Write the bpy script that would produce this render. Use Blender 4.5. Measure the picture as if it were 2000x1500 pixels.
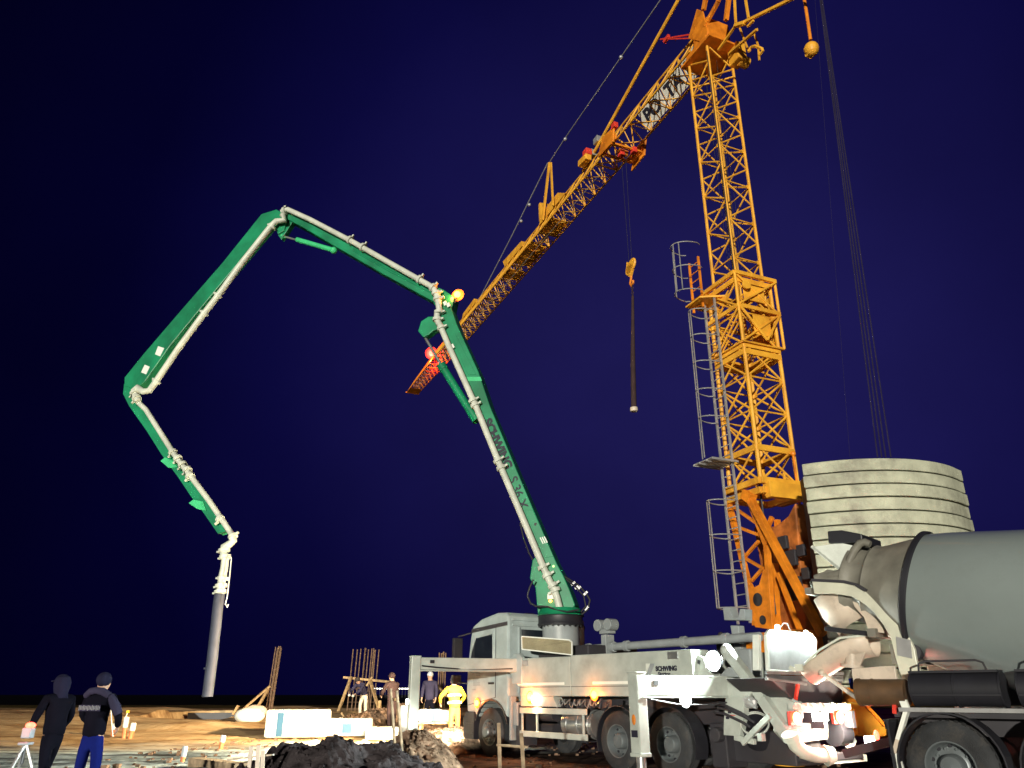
import bpy, bmesh, math, random
from mathutils import Vector, Matrix, noise
random.seed(7)
R = math.radians
sc = bpy.context.scene
for o in list(bpy.data.objects): bpy.data.objects.remove(o)
C = sc.collection

# ------------------------------------------------------------------ camera
H = 1.37; PITCH = R(22.0); FPX = 1500.0
cam = bpy.data.objects.new('camera', bpy.data.cameras.new('camera')); C.objects.link(cam)
cam.location = (0, 0, H); cam.rotation_euler = (R(90) + PITCH, 0, 0)
cam.data.sensor_width = 36.0; cam.data.lens = 36.0 * FPX / 2000.0
cam.data.clip_start = 0.1; cam.data.clip_end = 6000
sc.camera = cam
sc.view_settings.view_transform = 'Standard'; sc.view_settings.look = 'None'
sc.view_settings.exposure = 0; sc.view_settings.gamma = 1

# ------------------------------------------------------------------ night sky
w = bpy.data.worlds.new('World'); sc.world = w; w.use_nodes = True
nt = w.node_tree; nt.nodes.clear()
out = nt.nodes.new('ShaderNodeOutputWorld'); bg = nt.nodes.new('ShaderNodeBackground')
tc = nt.nodes.new('ShaderNodeTexCoord'); dt = nt.nodes.new('ShaderNodeVectorMath'); dt.operation = 'DOT_PRODUCT'
nz = nt.nodes.new('ShaderNodeVectorMath'); nz.operation = 'NORMALIZE'
nt.links.new(tc.outputs['Generated'], nz.inputs[0]); nt.links.new(nz.outputs[0], dt.inputs[0])
gd = Vector((0.26, 1.0, 0.42)).normalized(); dt.inputs[1].default_value = gd
rp = nt.nodes.new('ShaderNodeValToRGB'); nt.links.new(dt.outputs['Value'], rp.inputs[0])
cr = rp.color_ramp; cr.elements[0].position = 0.62; cr.elements[0].color = (0.0006, 0.0004, 0.010, 1)
cr.elements[1].position = 1.0; cr.elements[1].color = (0.0120, 0.0100, 0.082, 1)
for p, c in ((0.76, (0.0010, 0.0007, 0.019)), (0.86, (0.0030, 0.0025, 0.038)), (0.94, (0.0070, 0.0058, 0.058))):
    e = cr.elements.new(p); e.color = (*c, 1)
sn = nt.nodes.new('ShaderNodeTexNoise'); sn.inputs['Scale'].default_value = 2.2; sn.inputs['Detail'].default_value = 5; nt.links.new(nz.outputs[0], sn.inputs['Vector'])
sr = nt.nodes.new('ShaderNodeMapRange'); sr.inputs['From Min'].default_value = .3; sr.inputs['From Max'].default_value = .7; sr.inputs['To Min'].default_value = .78; sr.inputs['To Max'].default_value = 1.2; nt.links.new(sn.outputs['Fac'], sr.inputs['Value'])
sv_ = nt.nodes.new('ShaderNodeVectorMath'); sv_.operation = 'SCALE'; nt.links.new(rp.outputs[0], sv_.inputs[0]); nt.links.new(sr.outputs[0], sv_.inputs['Scale']); nt.links.new(sv_.outputs[0], bg.inputs['Color']); bg.inputs['Strength'].default_value = 1.0
nt.links.new(bg.outputs[0], out.inputs[0])

# ------------------------------------------------------------------ the site's floodlight, low behind the photographer
sun = bpy.data.objects.new('sun', bpy.data.lights.new('sun', 'SUN')); C.objects.link(sun)
sun.data.energy = 3.9; sun.data.angle = R(1.0); sun.data.color = (1.0, 0.95, 0.81)
SUNDIR = Vector((-0.28, -1.0, 0.06))          # towards the light
sun.rotation_euler = SUNDIR.to_track_quat('Z', 'Y').to_euler()

# ------------------------------------------------------------------ frames
s_, c_ = math.sin(PITCH), math.cos(PITCH)
def ray(px, py):
    a = (px - 1000) / FPX; b = (750 - py) / FPX
    return Vector((a, c_ - b * s_, s_ + b * c_))
def atY(px, py, Y):
    r = ray(px, py); t = Y / r.y; return Vector((r.x * t, Y, H + r.z * t))
def gX(px, Y): return (px - 1000) / FPX * (Y * c_ - 0.8 * s_)
class Frame:
    def __init__(f, x, y, dx, dy):
        n = math.hypot(dx, dy); f.o = Vector((x, y, 0)); f.a = math.atan2(dy, dx)
        f.f = Vector((dx / n, dy / n, 0)); f.l = Vector((-dy / n, dx / n, 0))
        f.M = Matrix.Translation(f.o) @ Matrix.Rotation(f.a, 4, 'Z')
    def at(f, px, py, y=0.0):      # point of the plane y=const of this frame
        r = ray(px, py); t = (y + f.o.dot(f.l)) / r.dot(f.l)
        p = Vector((0, 0, H)) + r * t - f.o
        return Vector((p.dot(f.f), y, p.z))
    def atx(f, px, py, x=0.0):
        r = ray(px, py); t = (x + f.o.dot(f.f)) / r.dot(f.f)
        p = Vector((0, 0, H)) + r * t - f.o
        return Vector((x, p.dot(f.l), p.z))
PUMP = Frame(3.855, 16.02, -.574, .82)
BOOM = Frame(1.2, 19.8, -.95, .31)
MIX = Frame(6.28, 11.5, .72, -.69)
CRANE = Frame(6.7, 20.0, -14.5, 33.5)

# ------------------------------------------------------------------ materials
def mat(name, col, rough=.5, metal=0., var=.12, vscale=3., bump=0., bscale=20., dirt=0., dirtcol=(.06, .045, .03), dscale=1.6, emit=None, es=0., coat=0.):
    m = bpy.data.materials.new(name); m.use_nodes = True; n = m.node_tree; b = n.nodes['Principled BSDF']
    tcn = n.nodes.new('ShaderNodeTexCoord')
    N = n.nodes.new('ShaderNodeTexNoise'); N.inputs['Scale'].default_value = vscale; N.inputs['Detail'].default_value = 6
    n.links.new(tcn.outputs['Object'], N.inputs['Vector'])
    r = n.nodes.new('ShaderNodeValToRGB')
    r.color_ramp.elements[0].position = .3; r.color_ramp.elements[1].position = .72
    r.color_ramp.elements[0].color = (*[max(0, x * (1 - var * 1.6)) for x in col], 1)
    r.color_ramp.elements[1].color = (*[min(1, x * (1 + var)) for x in col], 1)
    n.links.new(N.outputs['Fac'], r.inputs[0]); last = r.outputs[0]
    if dirt > 0:
        D = n.nodes.new('ShaderNodeTexNoise'); D.inputs['Scale'].default_value = dscale; D.inputs['Detail'].default_value = 9; D.inputs['Roughness'].default_value = .7
        n.links.new(tcn.outputs['Object'], D.inputs['Vector'])
        q = n.nodes.new('ShaderNodeMapRange'); q.inputs['From Min'].default_value = .5; q.inputs['From Max'].default_value = .72
        q.inputs['To Max'].default_value = dirt; n.links.new(D.outputs['Fac'], q.inputs['Value'])
        x = n.nodes.new('ShaderNodeMix'); x.data_type = 'RGBA'; n.links.new(q.outputs[0], x.inputs['Factor'])
        n.links.new(last, x.inputs['A']); x.inputs['B'].default_value = (*dirtcol, 1); last = x.outputs['Result']
    n.links.new(last, b.inputs['Base Color'])
    b.inputs['Roughness'].default_value = rough; b.inputs['Metallic'].default_value = metal
    if rough > .84: b.inputs['Specular IOR Level'].default_value = .02
    if coat: b.inputs['Coat Weight'].default_value = coat
    if bump:
        B = n.nodes.new('ShaderNodeTexNoise'); B.inputs['Scale'].default_value = bscale; B.inputs['Detail'].default_value = 8
        n.links.new(tcn.outputs['Object'], B.inputs['Vector'])
        bp = n.nodes.new('ShaderNodeBump'); bp.inputs['Strength'].default_value = bump; bp.inputs['Distance'].default_value = .03
        n.links.new(B.outputs['Fac'], bp.inputs['Height']); n.links.new(bp.outputs[0], b.inputs['Normal'])
    if emit: b.inputs['Emission Color'].default_value = (*emit, 1); b.inputs['Emission Strength'].default_value = es
    return m
M = dict(
    hose=mat('hose_grey', (.035, .042, .07), .7), rope=mat('rope_grey', (.028, .024, .055), .9), l_halo=mat('orange_halo_glow', (1, .3, .05), emit=(1., .085, .006), es=1.1), l_rhalo=mat('red_halo_glow', (1, .1, .05), emit=(1., .02, .03), es=.9),  # the orange and red glow materials imitate halos round the lamps
    white=mat('white_paint', (.44, .48, .44), .38, dirt=.25, coat=.2),
    cabwhite=mat('cab_paint', (.41, .48, .48), .35, dirt=.18, coat=.3),
    grey=mat('grey_paint', (.30, .33, .34), .45, dirt=.3),
    green=mat('green_paint', (.008, .25, .11), .42, var=.25, vscale=1.2, dirt=.3, dirtcol=(.01, .09, .05)),
    greenlt=mat('light_green_paint', (.05, .55, .22), .5),
    pipe=mat('pipe_paint', (.62, .65, .56), .45, dirt=.3, dirtcol=(.35, .33, .26)),
    yellow=mat('crane_yellow', (.95, .42, .035), .5, var=.2, vscale=2., dirt=.35, dirtcol=(.30, .13, .02)),
    orange=mat('crane_orange', (.90, .25, .014), .5, var=.25, dirt=.45, dirtcol=(.22, .07, .015)),  # also stands in for amber and red light tinting the yellow crane
    crane_dark=mat('machine_rust', (.48, .14, .025), .6, var=.35, dirt=.6, dirtcol=(.04, .015, .02)),
    red=mat('red_paint', (.70, .05, .03), .45),
    galv=mat('galvanised', (.50, .50, .50), .4, .5, dirt=.3),
    steel=mat('steel', (.55, .56, .56), .3, .8, var=.2),
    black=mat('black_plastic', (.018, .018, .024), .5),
    dark=mat('dark_steel', (.035, .033, .04), .55, dirt=.4),
    rubber=mat('tyre_rubber', (.028, .030, .034), .8, var=.3, bump=.3, bscale=60, dirt=.5, dirtcol=(.09, .075, .06), dscale=4),
    rim=mat('rim_paint', (.15, .17, .18), .4, .3, dirt=.4),
    glass=mat('dark_glass', (.012, .016, .024), .08, coat=.5),
    drum=mat('drum_grey', (.235, .275, .27), .30, var=.1, vscale=.8, dirt=.25, dirtcol=(.12, .13, .12), coat=.6),
    drumrear=mat('drum_rear_grey', (.22, .21, .175), .5, var=.2, dirt=.5, dirtcol=(.15, .13, .11)),
    chute=mat('chute_paint', (.62, .52, .42), .5, dirt=.6, dirtcol=(.28, .24, .20), dscale=4),
    concrete=mat('concrete', (.46, .47, .36), .85, var=.16, vscale=2.5, bump=.35, bscale=26, dirt=.75, dirtcol=(.12, .105, .095), dscale=.8),
    wood=mat('timber', (.52, .34, .16), .75, var=.3, vscale=9),
    woodgrey=mat('weathered_timber', (.34, .25, .16), .8, var=.3, vscale=9),
    rebar=mat('rebar', (.22, .13, .075), .7, .3, var=.3, vscale=12),
    wrap=mat('plastic_wrap', (.72, .76, .70), .35, bump=.5, bscale=6, var=.08),
    blue=mat('blue_print', (.008, .06, .12), .4),
    pvc=mat('orange_pvc', (.62, .18, .06), .5),
    pvcgrey=mat('grey_cap', (.42, .46, .52), .5),
    rust=mat('rusty_brown', (.12, .065, .03), .6, var=.3, dirt=.5),
    soil=mat('soil', (.05, .042, .045), .95, var=.4, vscale=5, bump=1., bscale=14),
    soilred=mat('brown_soil', (.20, .13, .09), .95, var=.45, vscale=6, bump=1., bscale=16),
    capdark=mat('dark_cap', (.018, .018, .040), .9), cloth_black=mat('black_cloth', (.007, .007, .013), .9),
    cloth_grey=mat('grey_cloth', (.04, .037, .07), .9),
    cloth_blue=mat('blue_cloth', (.008, .014, .13), .9),
    cloth_brown=mat('brown_cloth', (.055, .035, .035), .9),
    hivis=mat('hi_vis', (.85, .50, .03), .8),
    hiviso=mat('hi_vis_orange', (.80, .22, .05), .8),
    tape=mat('reflective_tape', (.85, .87, .80), .3, var=.05),
    skin=mat('skin', (.48, .28, .20), .6), hair=mat('hair', (.03, .022, .02), .8),
    ink=mat('dark_lettering', (.012, .014, .03), .6, var=.02),
    sign=mat('sign_white', (.72, .72, .66), .5), gold=mat('chequer_plate', (.40, .35, .22), .42, .35, bump=1., bscale=45),
    mixwhite=mat('mixer_white', (.62, .62, .50), .4, dirt=.3, coat=.2),
    l_white=mat('lit_white', (1, 1, 1), emit=(.86, 1., .92), es=22), l_amber=mat('lit_amber', (1, .4, .05), emit=(1., .30, .035), es=16),
    l_red=mat('lit_red', (1, .1, .05), emit=(1., .07, .04), es=9), l_tail=mat('lit_tail', (1, .2, .1), emit=(1., .30, .12), es=12),
    l_far=mat('lit_far', (1, 1, .8), emit=(1., .95, .75), es=5), l_green=mat('lit_green', (.5, 1, .3), emit=(.5, 1., .25), es=2),
)

# ------------------------------------------------------------------ mesh builder
class MB:
    def __init__(s, T=None): s.v = []; s.f = []; s.T = T or Matrix()
    def add(s, v, f):
        n = len(s.v); s.v += [s.T @ Vector(p) for p in v]; s.f += [tuple(i + n for i in q) for q in f]; return s
    def box(s, c, d, rz=0, ry=0, rx=0):
        Q = Matrix.Translation(c) @ Matrix.Rotation(rz, 4, 'Z') @ Matrix.Rotation(ry, 4, 'Y') @ Matrix.Rotation(rx, 4, 'X')
        v = [Q @ Vector((x * d[0] / 2, y * d[1] / 2, z * d[2] / 2)) for x in (-1, 1) for y in (-1, 1) for z in (-1, 1)]
        return s.add(v, [(0, 1, 3, 2), (4, 6, 7, 5), (0, 4, 5, 1), (2, 3, 7, 6), (0, 2, 6, 4), (1, 5, 7, 3)])
    def bar(s, a, b, w=.05, h=None, up=(0, 0, 1), w2=None, h2=None):
        a = Vector(a); b = Vector(b); h = h or w; w2 = w2 or w; h2 = h2 or h
        d = (b - a).normalized(); u = Vector(up)
        if abs(d.dot(u)) > .97: u = Vector((0, 1, 0)) if abs(d.y) < .9 else Vector((1, 0, 0))
        x = d.cross(u).normalized(); z = x.cross(d)
        v = [a + x * i * w / 2 + z * j * h / 2 for i, j in ((-1, -1), (1, -1), (1, 1), (-1, 1))] + [b + x * i * w2 / 2 + z * j * h2 / 2 for i, j in ((-1, -1), (1, -1), (1, 1), (-1, 1))]
        return s.add(v, [(3, 2, 1, 0), (4, 5, 6, 7), (0, 1, 5, 4), (1, 2, 6, 5), (2, 3, 7, 6), (3, 0, 4, 7)])
    def path(s, pts, r, n=10, cap=True, arc=None):
        pts = [Vector(p) for p in pts]; k = len(pts)
        rr = r if isinstance(r, (list, tuple)) else [r] * k
        a0, a1 = arc or (0, 2 * math.pi); m = n if not arc else n + 1
        v = []; pn = None
        for i, p in enumerate(pts):
            d = (pts[min(i + 1, k - 1)] - pts[max(i - 1, 0)]).normalized()
            if pn is None:
                u = Vector((0, 0, 1)) if abs(d.z) < .9 else Vector((0, 1, 0))
            else: u = pn
            x = d.cross(u).normalized(); z = x.cross(d).normalized(); pn = z
            for j in range(m):
                a = a0 + (a1 - a0) * j / n
                v.append(p + (x * math.cos(a) + z * math.sin(a)) * rr[i])
        f = []
        for i in range(k - 1):
            for j in range(n):
                q = (j + 1) % m if not arc else j + 1
                f.append((i * m + j, i * m + q, (i + 1) * m + q, (i + 1) * m + j))
        if cap and not arc: f.append(tuple(range(m - 1, -1, -1))); f.append(tuple((k - 1) * m + j for j in range(m)))
        return s.add(v, f)
    def tube(s, a, b, r, r2=None, n=12): return s.path([a, b], [r, r if r2 is None else r2], n)
    def lathe(s, prof, o=(0, 0, 0), ax=(0, 0, 1), n=28, closed=False):
        ax = Vector(ax).normalized(); u = Vector((0, 0, 1)) if abs(ax.z) < .9 else Vector((1, 0, 0))
        x = ax.cross(u).normalized(); y = ax.cross(x); o = Vector(o); v = []; f = []; k = len(prof)
        for (r, h) in prof:
            for j in range(n):
                a = 2 * math.pi * j / n; v.append(o + ax * h + (x * math.cos(a) + y * math.sin(a)) * r)
        for i in range(k - 1 if not closed else k):
            for j in range(n):
                q = (j + 1) % n; i2 = (i + 1) % k; f.append((i * n + j, i * n + q, i2 * n + q, i2 * n + j))
        return s.add(v, f)
    def prism(s, pts, y0, y1):            # polygon in x,z swept along y
        P = [(p[0], p[-1]) for p in pts]; k = len(P)
        v = [(x, y0, z) for x, z in P] + [(x, y1, z) for x, z in P]
        return s.add(v, [tuple(range(k)), tuple(range(2 * k - 1, k - 1, -1))] + [(i, i + k, (i + 1) % k + k, (i + 1) % k) for i in range(k)])
    def slab(s, pts, z0, z1):             # polygon in x,y swept along z
        k = len(pts)
        v = [(p[0], p[1], z0) for p in pts] + [(p[0], p[1], z1) for p in pts]
        return s.add(v, [tuple(range(k - 1, -1, -1)), tuple(range(k, 2 * k))] + [(i, (i + 1) % k, (i + 1) % k + k, i + k) for i in range(k)])
    def ball(s, c, r, n=12, sq=(1, 1, 1)):
        pr = [(max(.001, math.sin(math.pi * i / n)) , -math.cos(math.pi * i / n)) for i in range(n + 1)]
        t = MB(); t.lathe(pr, n=n * 2); return s.add([Vector(c) + Vector((p.x * r * sq[0], p.y * r * sq[1], p.z * r * sq[2])) for p in t.v], t.f)
    def build(s, name, m, parent=None, smooth=False, bevel=0., label=None, solid=0):
        me = bpy.data.meshes.new(name); me.from_pydata([tuple(p) for p in s.v], [], s.f)
        bm = bmesh.new(); bm.from_mesh(me); bmesh.ops.recalc_face_normals(bm, faces=bm.faces); bm.to_mesh(me); bm.free()
        if smooth:
            for p in me.polygons: p.use_smooth = True
            me.set_sharp_from_angle(angle=R(38))
        me.materials.append(M[m] if isinstance(m, str) else m)
        o = bpy.data.objects.new(name, me); C.objects.link(o)
        if parent: o.parent = parent
        if bevel:
            b = o.modifiers.new('Bevel', 'BEVEL'); b.width = bevel; b.segments = 2; b.limit_method = 'ANGLE'; b.angle_limit = R(40)
        if solid:
            b = o.modifiers.new('Solid', 'SOLIDIFY'); b.thickness = solid; b.offset = 0
        if label: o['label'] = label
        return o
def tag(o, label, cat, group=None):
    o['label'] = label; o['category'] = cat
    if group: o['group'] = group
    return o
def thing(name, label, cat, frame=None, loc=(0, 0, 0), rz=0, group=None):
    o = bpy.data.objects.new(name, None); C.objects.link(o); o.empty_display_size = .3
    if frame: o.matrix_world = frame.M
    else: o.location = loc; o.rotation_euler = (0, 0, rz)
    return tag(o, label, cat, group)
def struct(o): o['kind'] = 'structure'; return o
def text(s, size, Q, m, parent, name='lettering', extr=.004, bold=0.):
    cu = bpy.data.curves.new('t', 'FONT'); cu.body = s; cu.size = size; cu.extrude = extr; cu.offset = bold
    cu.align_x = 'CENTER'; cu.align_y = 'CENTER'
    t = bpy.data.objects.new('t', cu); C.objects.link(t)
    me = bpy.data.meshes.new_from_object(t.evaluated_get(bpy.context.evaluated_depsgraph_get()))
    bpy.data.objects.remove(t); me.transform(Q); me.materials.clear(); me.materials.append(M[m])
    o = bpy.data.objects.new(name, me); C.objects.link(o); o.parent = parent; return o
def plane_mat(o, x, z):                 # text matrix from origin, reading direction, up direction
    x = Vector(x).normalized(); z = Vector(z); z = (z - x * z.dot(x)).normalized(); n = x.cross(z)
    return Matrix(((x.x, z.x, n.x, o[0]), (x.y, z.y, n.y, o[1]), (x.z, z.z, n.z, o[2]), (0, 0, 0, 1)))
def light(kind, loc, energy, col, parent, r=.05, aim=None, ang=120, blend=.6, name='lamp_glow'):
    l = bpy.data.lights.new(name, kind); l.energy = energy; l.color = col; l.shadow_soft_size = r
    o = bpy.data.objects.new(name, l); C.objects.link(o); o.parent = parent; o.location = loc
    if kind == 'SPOT':
        l.spot_size = R(ang); l.spot_blend = blend
        o.rotation_euler = (-(Vector(aim) - Vector(loc))).to_track_quat('Z', 'Y').to_euler()
    return o

# ================================================================== GROUND
def sm(a, b, x):
    t = max(0, min(1, (x - a) / (b - a))); return t * t * (3 - 2 * t)
def gh(x, y):
    z = .62 * sm(26, 37, y - .12 * x) - 2.5 * sm(63, 80, y + 2.5 * noise.noise((x * .05, 3, 0)))
    if y < 90:
        z += .05 * noise.noise((x * .35, y * .35, 1)) * sm(8, 20, abs(x - 2) + y * .3) + .022 * noise.noise((x * 1.7, y * 1.7, 2)) + .012 * noise.noise((x * 6, y * 6, 4))
        z += .22 * max(0, noise.noise((x * .22, y * .5, 9)) + .05) * sm(20, 27, y) * sm(4, -4, x) * (1 - sm(44, 50, y))
    for yy_, d_ in ((16.9, .07), (18.9, .08), (21.3, .05)):
        q_ = (y - yy_ - .06 * x - .5 * noise.noise((x * .3, yy_, 7))) / .17
        if abs(q_) < 4 and x < 1: z += -d_ * math.exp(-q_ * q_) * (1 + .5 * noise.noise((x * 2.5, y, 3))) + .6 * d_ * math.exp(-(abs(q_) - 1.7) ** 2 * 2)
    # excavated pit
    z -= .95 * sm(-14.9, -14.6, x) * sm(-11.3, -11.7, x) * sm(32.2, 32.6, y) * sm(38.4, 38, y)
    return z
def axis(dense0, dense1, st, lo, hi, g=1.12):
    a = []; x = dense0
    while x < dense1: a.append(x); x += st
    d = st; y = x
    while y < hi: a.append(y); d *= g; y += d
    a.append(hi); d = st; y = dense0 - d
    while y > lo: a.insert(0, y); d *= g; y -= d
    a.insert(0, lo); return a
xs = axis(-17, 9, .16, -4000, 4000); ys = axis(6, 42, .17, -4000, 5000)
g = MB(); nx = len(xs)
g.v = [Vector((x, y, gh(x, y))) for y in ys for x in xs]
g.f = [(j * nx + i, j * nx + i + 1, (j + 1) * nx + i + 1, (j + 1) * nx + i) for j in range(len(ys) - 1) for i in range(nx - 1)]
gm = mat('site_ground', (.2, .2, .2), .95, bump=.9, bscale=9)
n = gm.node_tree; L = n.links; B = n.nodes['Principled BSDF']; B.inputs['Specular IOR Level'].default_value = .03
def node(t, **k):
    q = n.nodes.new(t)
    for a, b in k.items(): setattr(q, a, b)
    return q
geo = node('ShaderNodeNewGeometry'); sep = node('ShaderNodeSeparateXYZ'); L.new(geo.outputs['Position'], sep.inputs[0])
def noi(scale, det=8, stretch=None):
    q = node('ShaderNodeTexNoise'); q.inputs['Scale'].default_value = scale; q.inputs['Detail'].default_value = det; q.inputs['Roughness'].default_value = .65
    if stretch:
        mp = node('ShaderNodeMapping'); mp.inputs['Scale'].default_value = stretch; L.new(geo.outputs['Position'], mp.inputs[0]); L.new(mp.outputs[0], q.inputs['Vector'])
    else: L.new(geo.outputs['Position'], q.inputs['Vector'])
    return q.outputs['Fac']
def ramp(f, stops):
    q = node('ShaderNodeValToRGB'); e = q.color_ramp.elements
    while len(e) < len(stops): e.new(.5)
    for i, (p, c) in enumerate(stops): e[i].position = p; e[i].color = (*c, 1)
    L.new(f, q.inputs[0]); return q.outputs[0]
def mixc(f, a, b):
    q = node('ShaderNodeMix', data_type='RGBA'); L.new(f, q.inputs['Factor']); L.new(a, q.inputs['A']); L.new(b, q.inputs['B']); return q.outputs['Result']
def mrange(v, a, b, add=None, amt=0):
    if add is not None:
        ad = node('ShaderNodeMath', operation='MULTIPLY_ADD'); L.new(add, ad.inputs[0]); ad.inputs[1].default_value = amt; L.new(v, ad.inputs[2]); v = ad.outputs[0]
    q = node('ShaderNodeMapRange'); q.inputs['From Min'].default_value = a; q.inputs['From Max'].default_value = b; L.new(v, q.inputs['Value']); return q.outputs[0]
frost = ramp(noi(.9, 9, (.5, 2.2, 1)), [(.36, (.07, .065, .055)), (.45, (.26, .30, .31)), (.58, (.62, .72, .72)), (.78, (.36, .39, .38))])
sand = ramp(noi(.8, 9, (.5, 1.5, 1)), [(.3, (.16, .085, .04)), (.45, (.46, .30, .15)), (.6, (.68, .50, .28)), (.8, (.40, .25, .13))])
grass = ramp(noi(2.5), [(.35, (.05, .042, .012)), (.6, (.20, .15, .04)), (.75, (.30, .22, .07))])
mud = ramp(noi(1.6), [(.35, (.035, .025, .022)), (.55, (.10, .065, .05)), (.75, (.20, .15, .12))])
big = noi(.35, 5)
col = mixc(mrange(sep.outputs['Y'], 24.5, 28.0, big, 5), frost, sand)
col = mixc(mrange(sep.outputs['Y'], 49, 54, big, 9), col, grass)
mfx = mrange(sep.outputs['X'], -3.2, -1.6, big, 3); mfy = node('ShaderNodeMath', operation='MULTIPLY'); L.new(mfx, mfy.inputs[0])
inv = mrange(sep.outputs['Y'], 27, 23, big, 4); L.new(inv, mfy.inputs[1])
col = mixc(mfy.outputs[0], col, mud); far = ramp(noi(.05), [(.3, (.002, .002, .003)), (.7, (.006, .005, .006))]); col = mixc(mrange(sep.outputs['Y'], 63, 68), col, far); L.new(col, B.inputs['Base Color'])  # far ground painted near-black, standing in for the lack of light there
go = struct(g.build('ground', gm, smooth=True))

def lumpy(name, cx, cy, rx, ry, h, m, label, seed, rough=.16, ridge=None):
    t = MB(); n1, n2 = 64, 120; v = []
    for i in range(n1 + 1):
        q = i / n1
        for j in range(n2):
            a = 2 * math.pi * j / n2
            wob = 1 + .2 * noise.noise((math.cos(a) * 1.6, math.sin(a) * 1.6, seed)) + .06 * noise.noise((math.cos(a) * 6, math.sin(a) * 6, seed))
            x = cx + rx * q * wob * math.cos(a); y = cy + ry * q * wob * math.sin(a)
            pr = (1 - q ** 1.5) ** .9 if q < 1 else 0
            z = h * pr * (1 + .35 * noise.noise((x * 1.1, y * 1.1, seed))) + rough * noise.noise((x * 2.6, y * 2.6, seed + 1)) * min(1, pr * 3) + rough * .55 * abs(noise.noise((x * 8, y * 8, seed + 2))) * min(1, pr * 3)
            v.append(Vector((x, y, gh(x, y) + z - .04 * (q == 1))))
    f = [(i * n2 + j, i * n2 + (j + 1) % n2, (i + 1) * n2 + (j + 1) % n2, (i + 1) * n2 + j) for i in range(n1) for j in range(n2)]
    t.v = v; t.f = f
    o = tag(t.build(name, m, smooth=False), label, 'soil heap'); k_ = MB()
    for _ in range(420):
        p = random.choice(v); s_c = random.choice((.010, .015, .02, .025, .035)) * random.uniform(.7, 1.3)
        q = [p + Vector((a * s_c * random.uniform(.5, 1.3), b * s_c * random.uniform(.5, 1.3), c * s_c * random.uniform(.4, 1.0))) for a in (-1, 1) for b in (-1, 1) for c in (-1, 1)]
        k_.add(q, [(0, 1, 3, 2), (4, 6, 7, 5), (0, 4, 5, 1), (2, 3, 7, 6), (0, 2, 6, 4), (1, 5, 7, 3)])
    q = k_.build('clods', m, o); q['kind'] = 'stuff'; return o
lumpy('soil_heap', -2.85, 14.1, 2.15, 1.35, .62, 'soil', 'dark clodded heap of dug soil in the foreground left of the outrigger', 3.3, .22)
lumpy('soil_heap', -1.78, 15.2, 1.05, 1.3, .74, 'soilred', 'brown crumbly soil mound at the foot of the front outrigger leg', 8.1, .12)
lumpy('soil_heap', -1.5, 22.6, 1.9, 1.6, .55, 'soilred', 'low reddish soil bank in front of the pump truck cab', 5.5, .12)
lumpy('soil_heap', -4.4, 31.0, 2.4, 1.6, .5, 'soilred', 'sandy spoil bank behind the wrapped packs under the rebar cluster', 11.5, .12)

# ================================================================== shared truck pieces
def wheel(parent, x, y, side, r=.53, wd=.30, dish=True, nm='wheel'):
    s = side
    t = MB(); prof = [(.29, -.5), (.36, -.5), (.46, -.52), (.505, -.44), (.53, -.36), (.53, -.12), (.515, -.10), (.53, -.08), (.53, .08), (.515, .10), (.53, .12), (.53, .36), (.505, .44), (.46, .52), (.36, .5), (.29, .5)]
    t.lathe([(a * r / .53, b * wd) for a, b in prof], (x, y, r), (0, s, 0), 40, closed=True)
    for k in range(36):
        a = 2 * math.pi * k / 36; d = Vector((math.cos(a), 0, math.sin(a)))
        t.bar(Vector((x, y - s * .34 * wd, r)) + d * (r + .004), Vector((x, y - s * .12 * wd, r)) + d * (r - .006), .035, .010, up=d)
        t.bar(Vector((x, y + s * .34 * wd, r)) + d * (r + .004), Vector((x, y + s * .12 * wd, r)) + d * (r - .006), .035, .010, up=d)
    o = t.build(nm, 'rubber', parent, smooth=True)
    q = MB(); e = wd * .5
    if dish: pr = [(.295, e - .01), (.30, e + .012), (.285, e + .012), (.268, e - .02), (.262, e - .12), (.23, e - .17), (.19, e - .175), (.15, e - .16), (.145, e - .03), (.12, e + .0), (.001, e + .01)]
    else: pr = [(.295, e - .01), (.30, e + .012), (.285, e + .012), (.268, e - .02), (.25, e - .04), (.20, e + .035), (.13, e + .05), (.125, e + .10), (.10, e + .125), (.001, e + .13)]
    q.lathe(pr, (x, y, r), (0, s, 0), 32)
    for k in range(10):
        a = 2 * math.pi * k / 10; rr = .165 if not dish else .21; hh = e + (.045 if not dish else -.165)
        c = Vector((x + rr * math.cos(a), y + s * hh, r + rr * math.sin(a))); q.tube(c, c + Vector((0, s * .035, 0)), .017, n=6)
    q.build('rim', 'rim', o, smooth=True)
    d = MB()
    for k in range(10):
        a = 2 * math.pi * (k + .5) / 10; rr = .225 if not dish else .245; hh = e + (.004 if not dish else -.14)
        c = Vector((x + rr * math.cos(a), y + s * hh, r + rr * math.sin(a))); d.tube(c, c + Vector((0, s * .012, 0)), .026, n=8)
    d.build('rim_hole', 'black', o)
    return o
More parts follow.
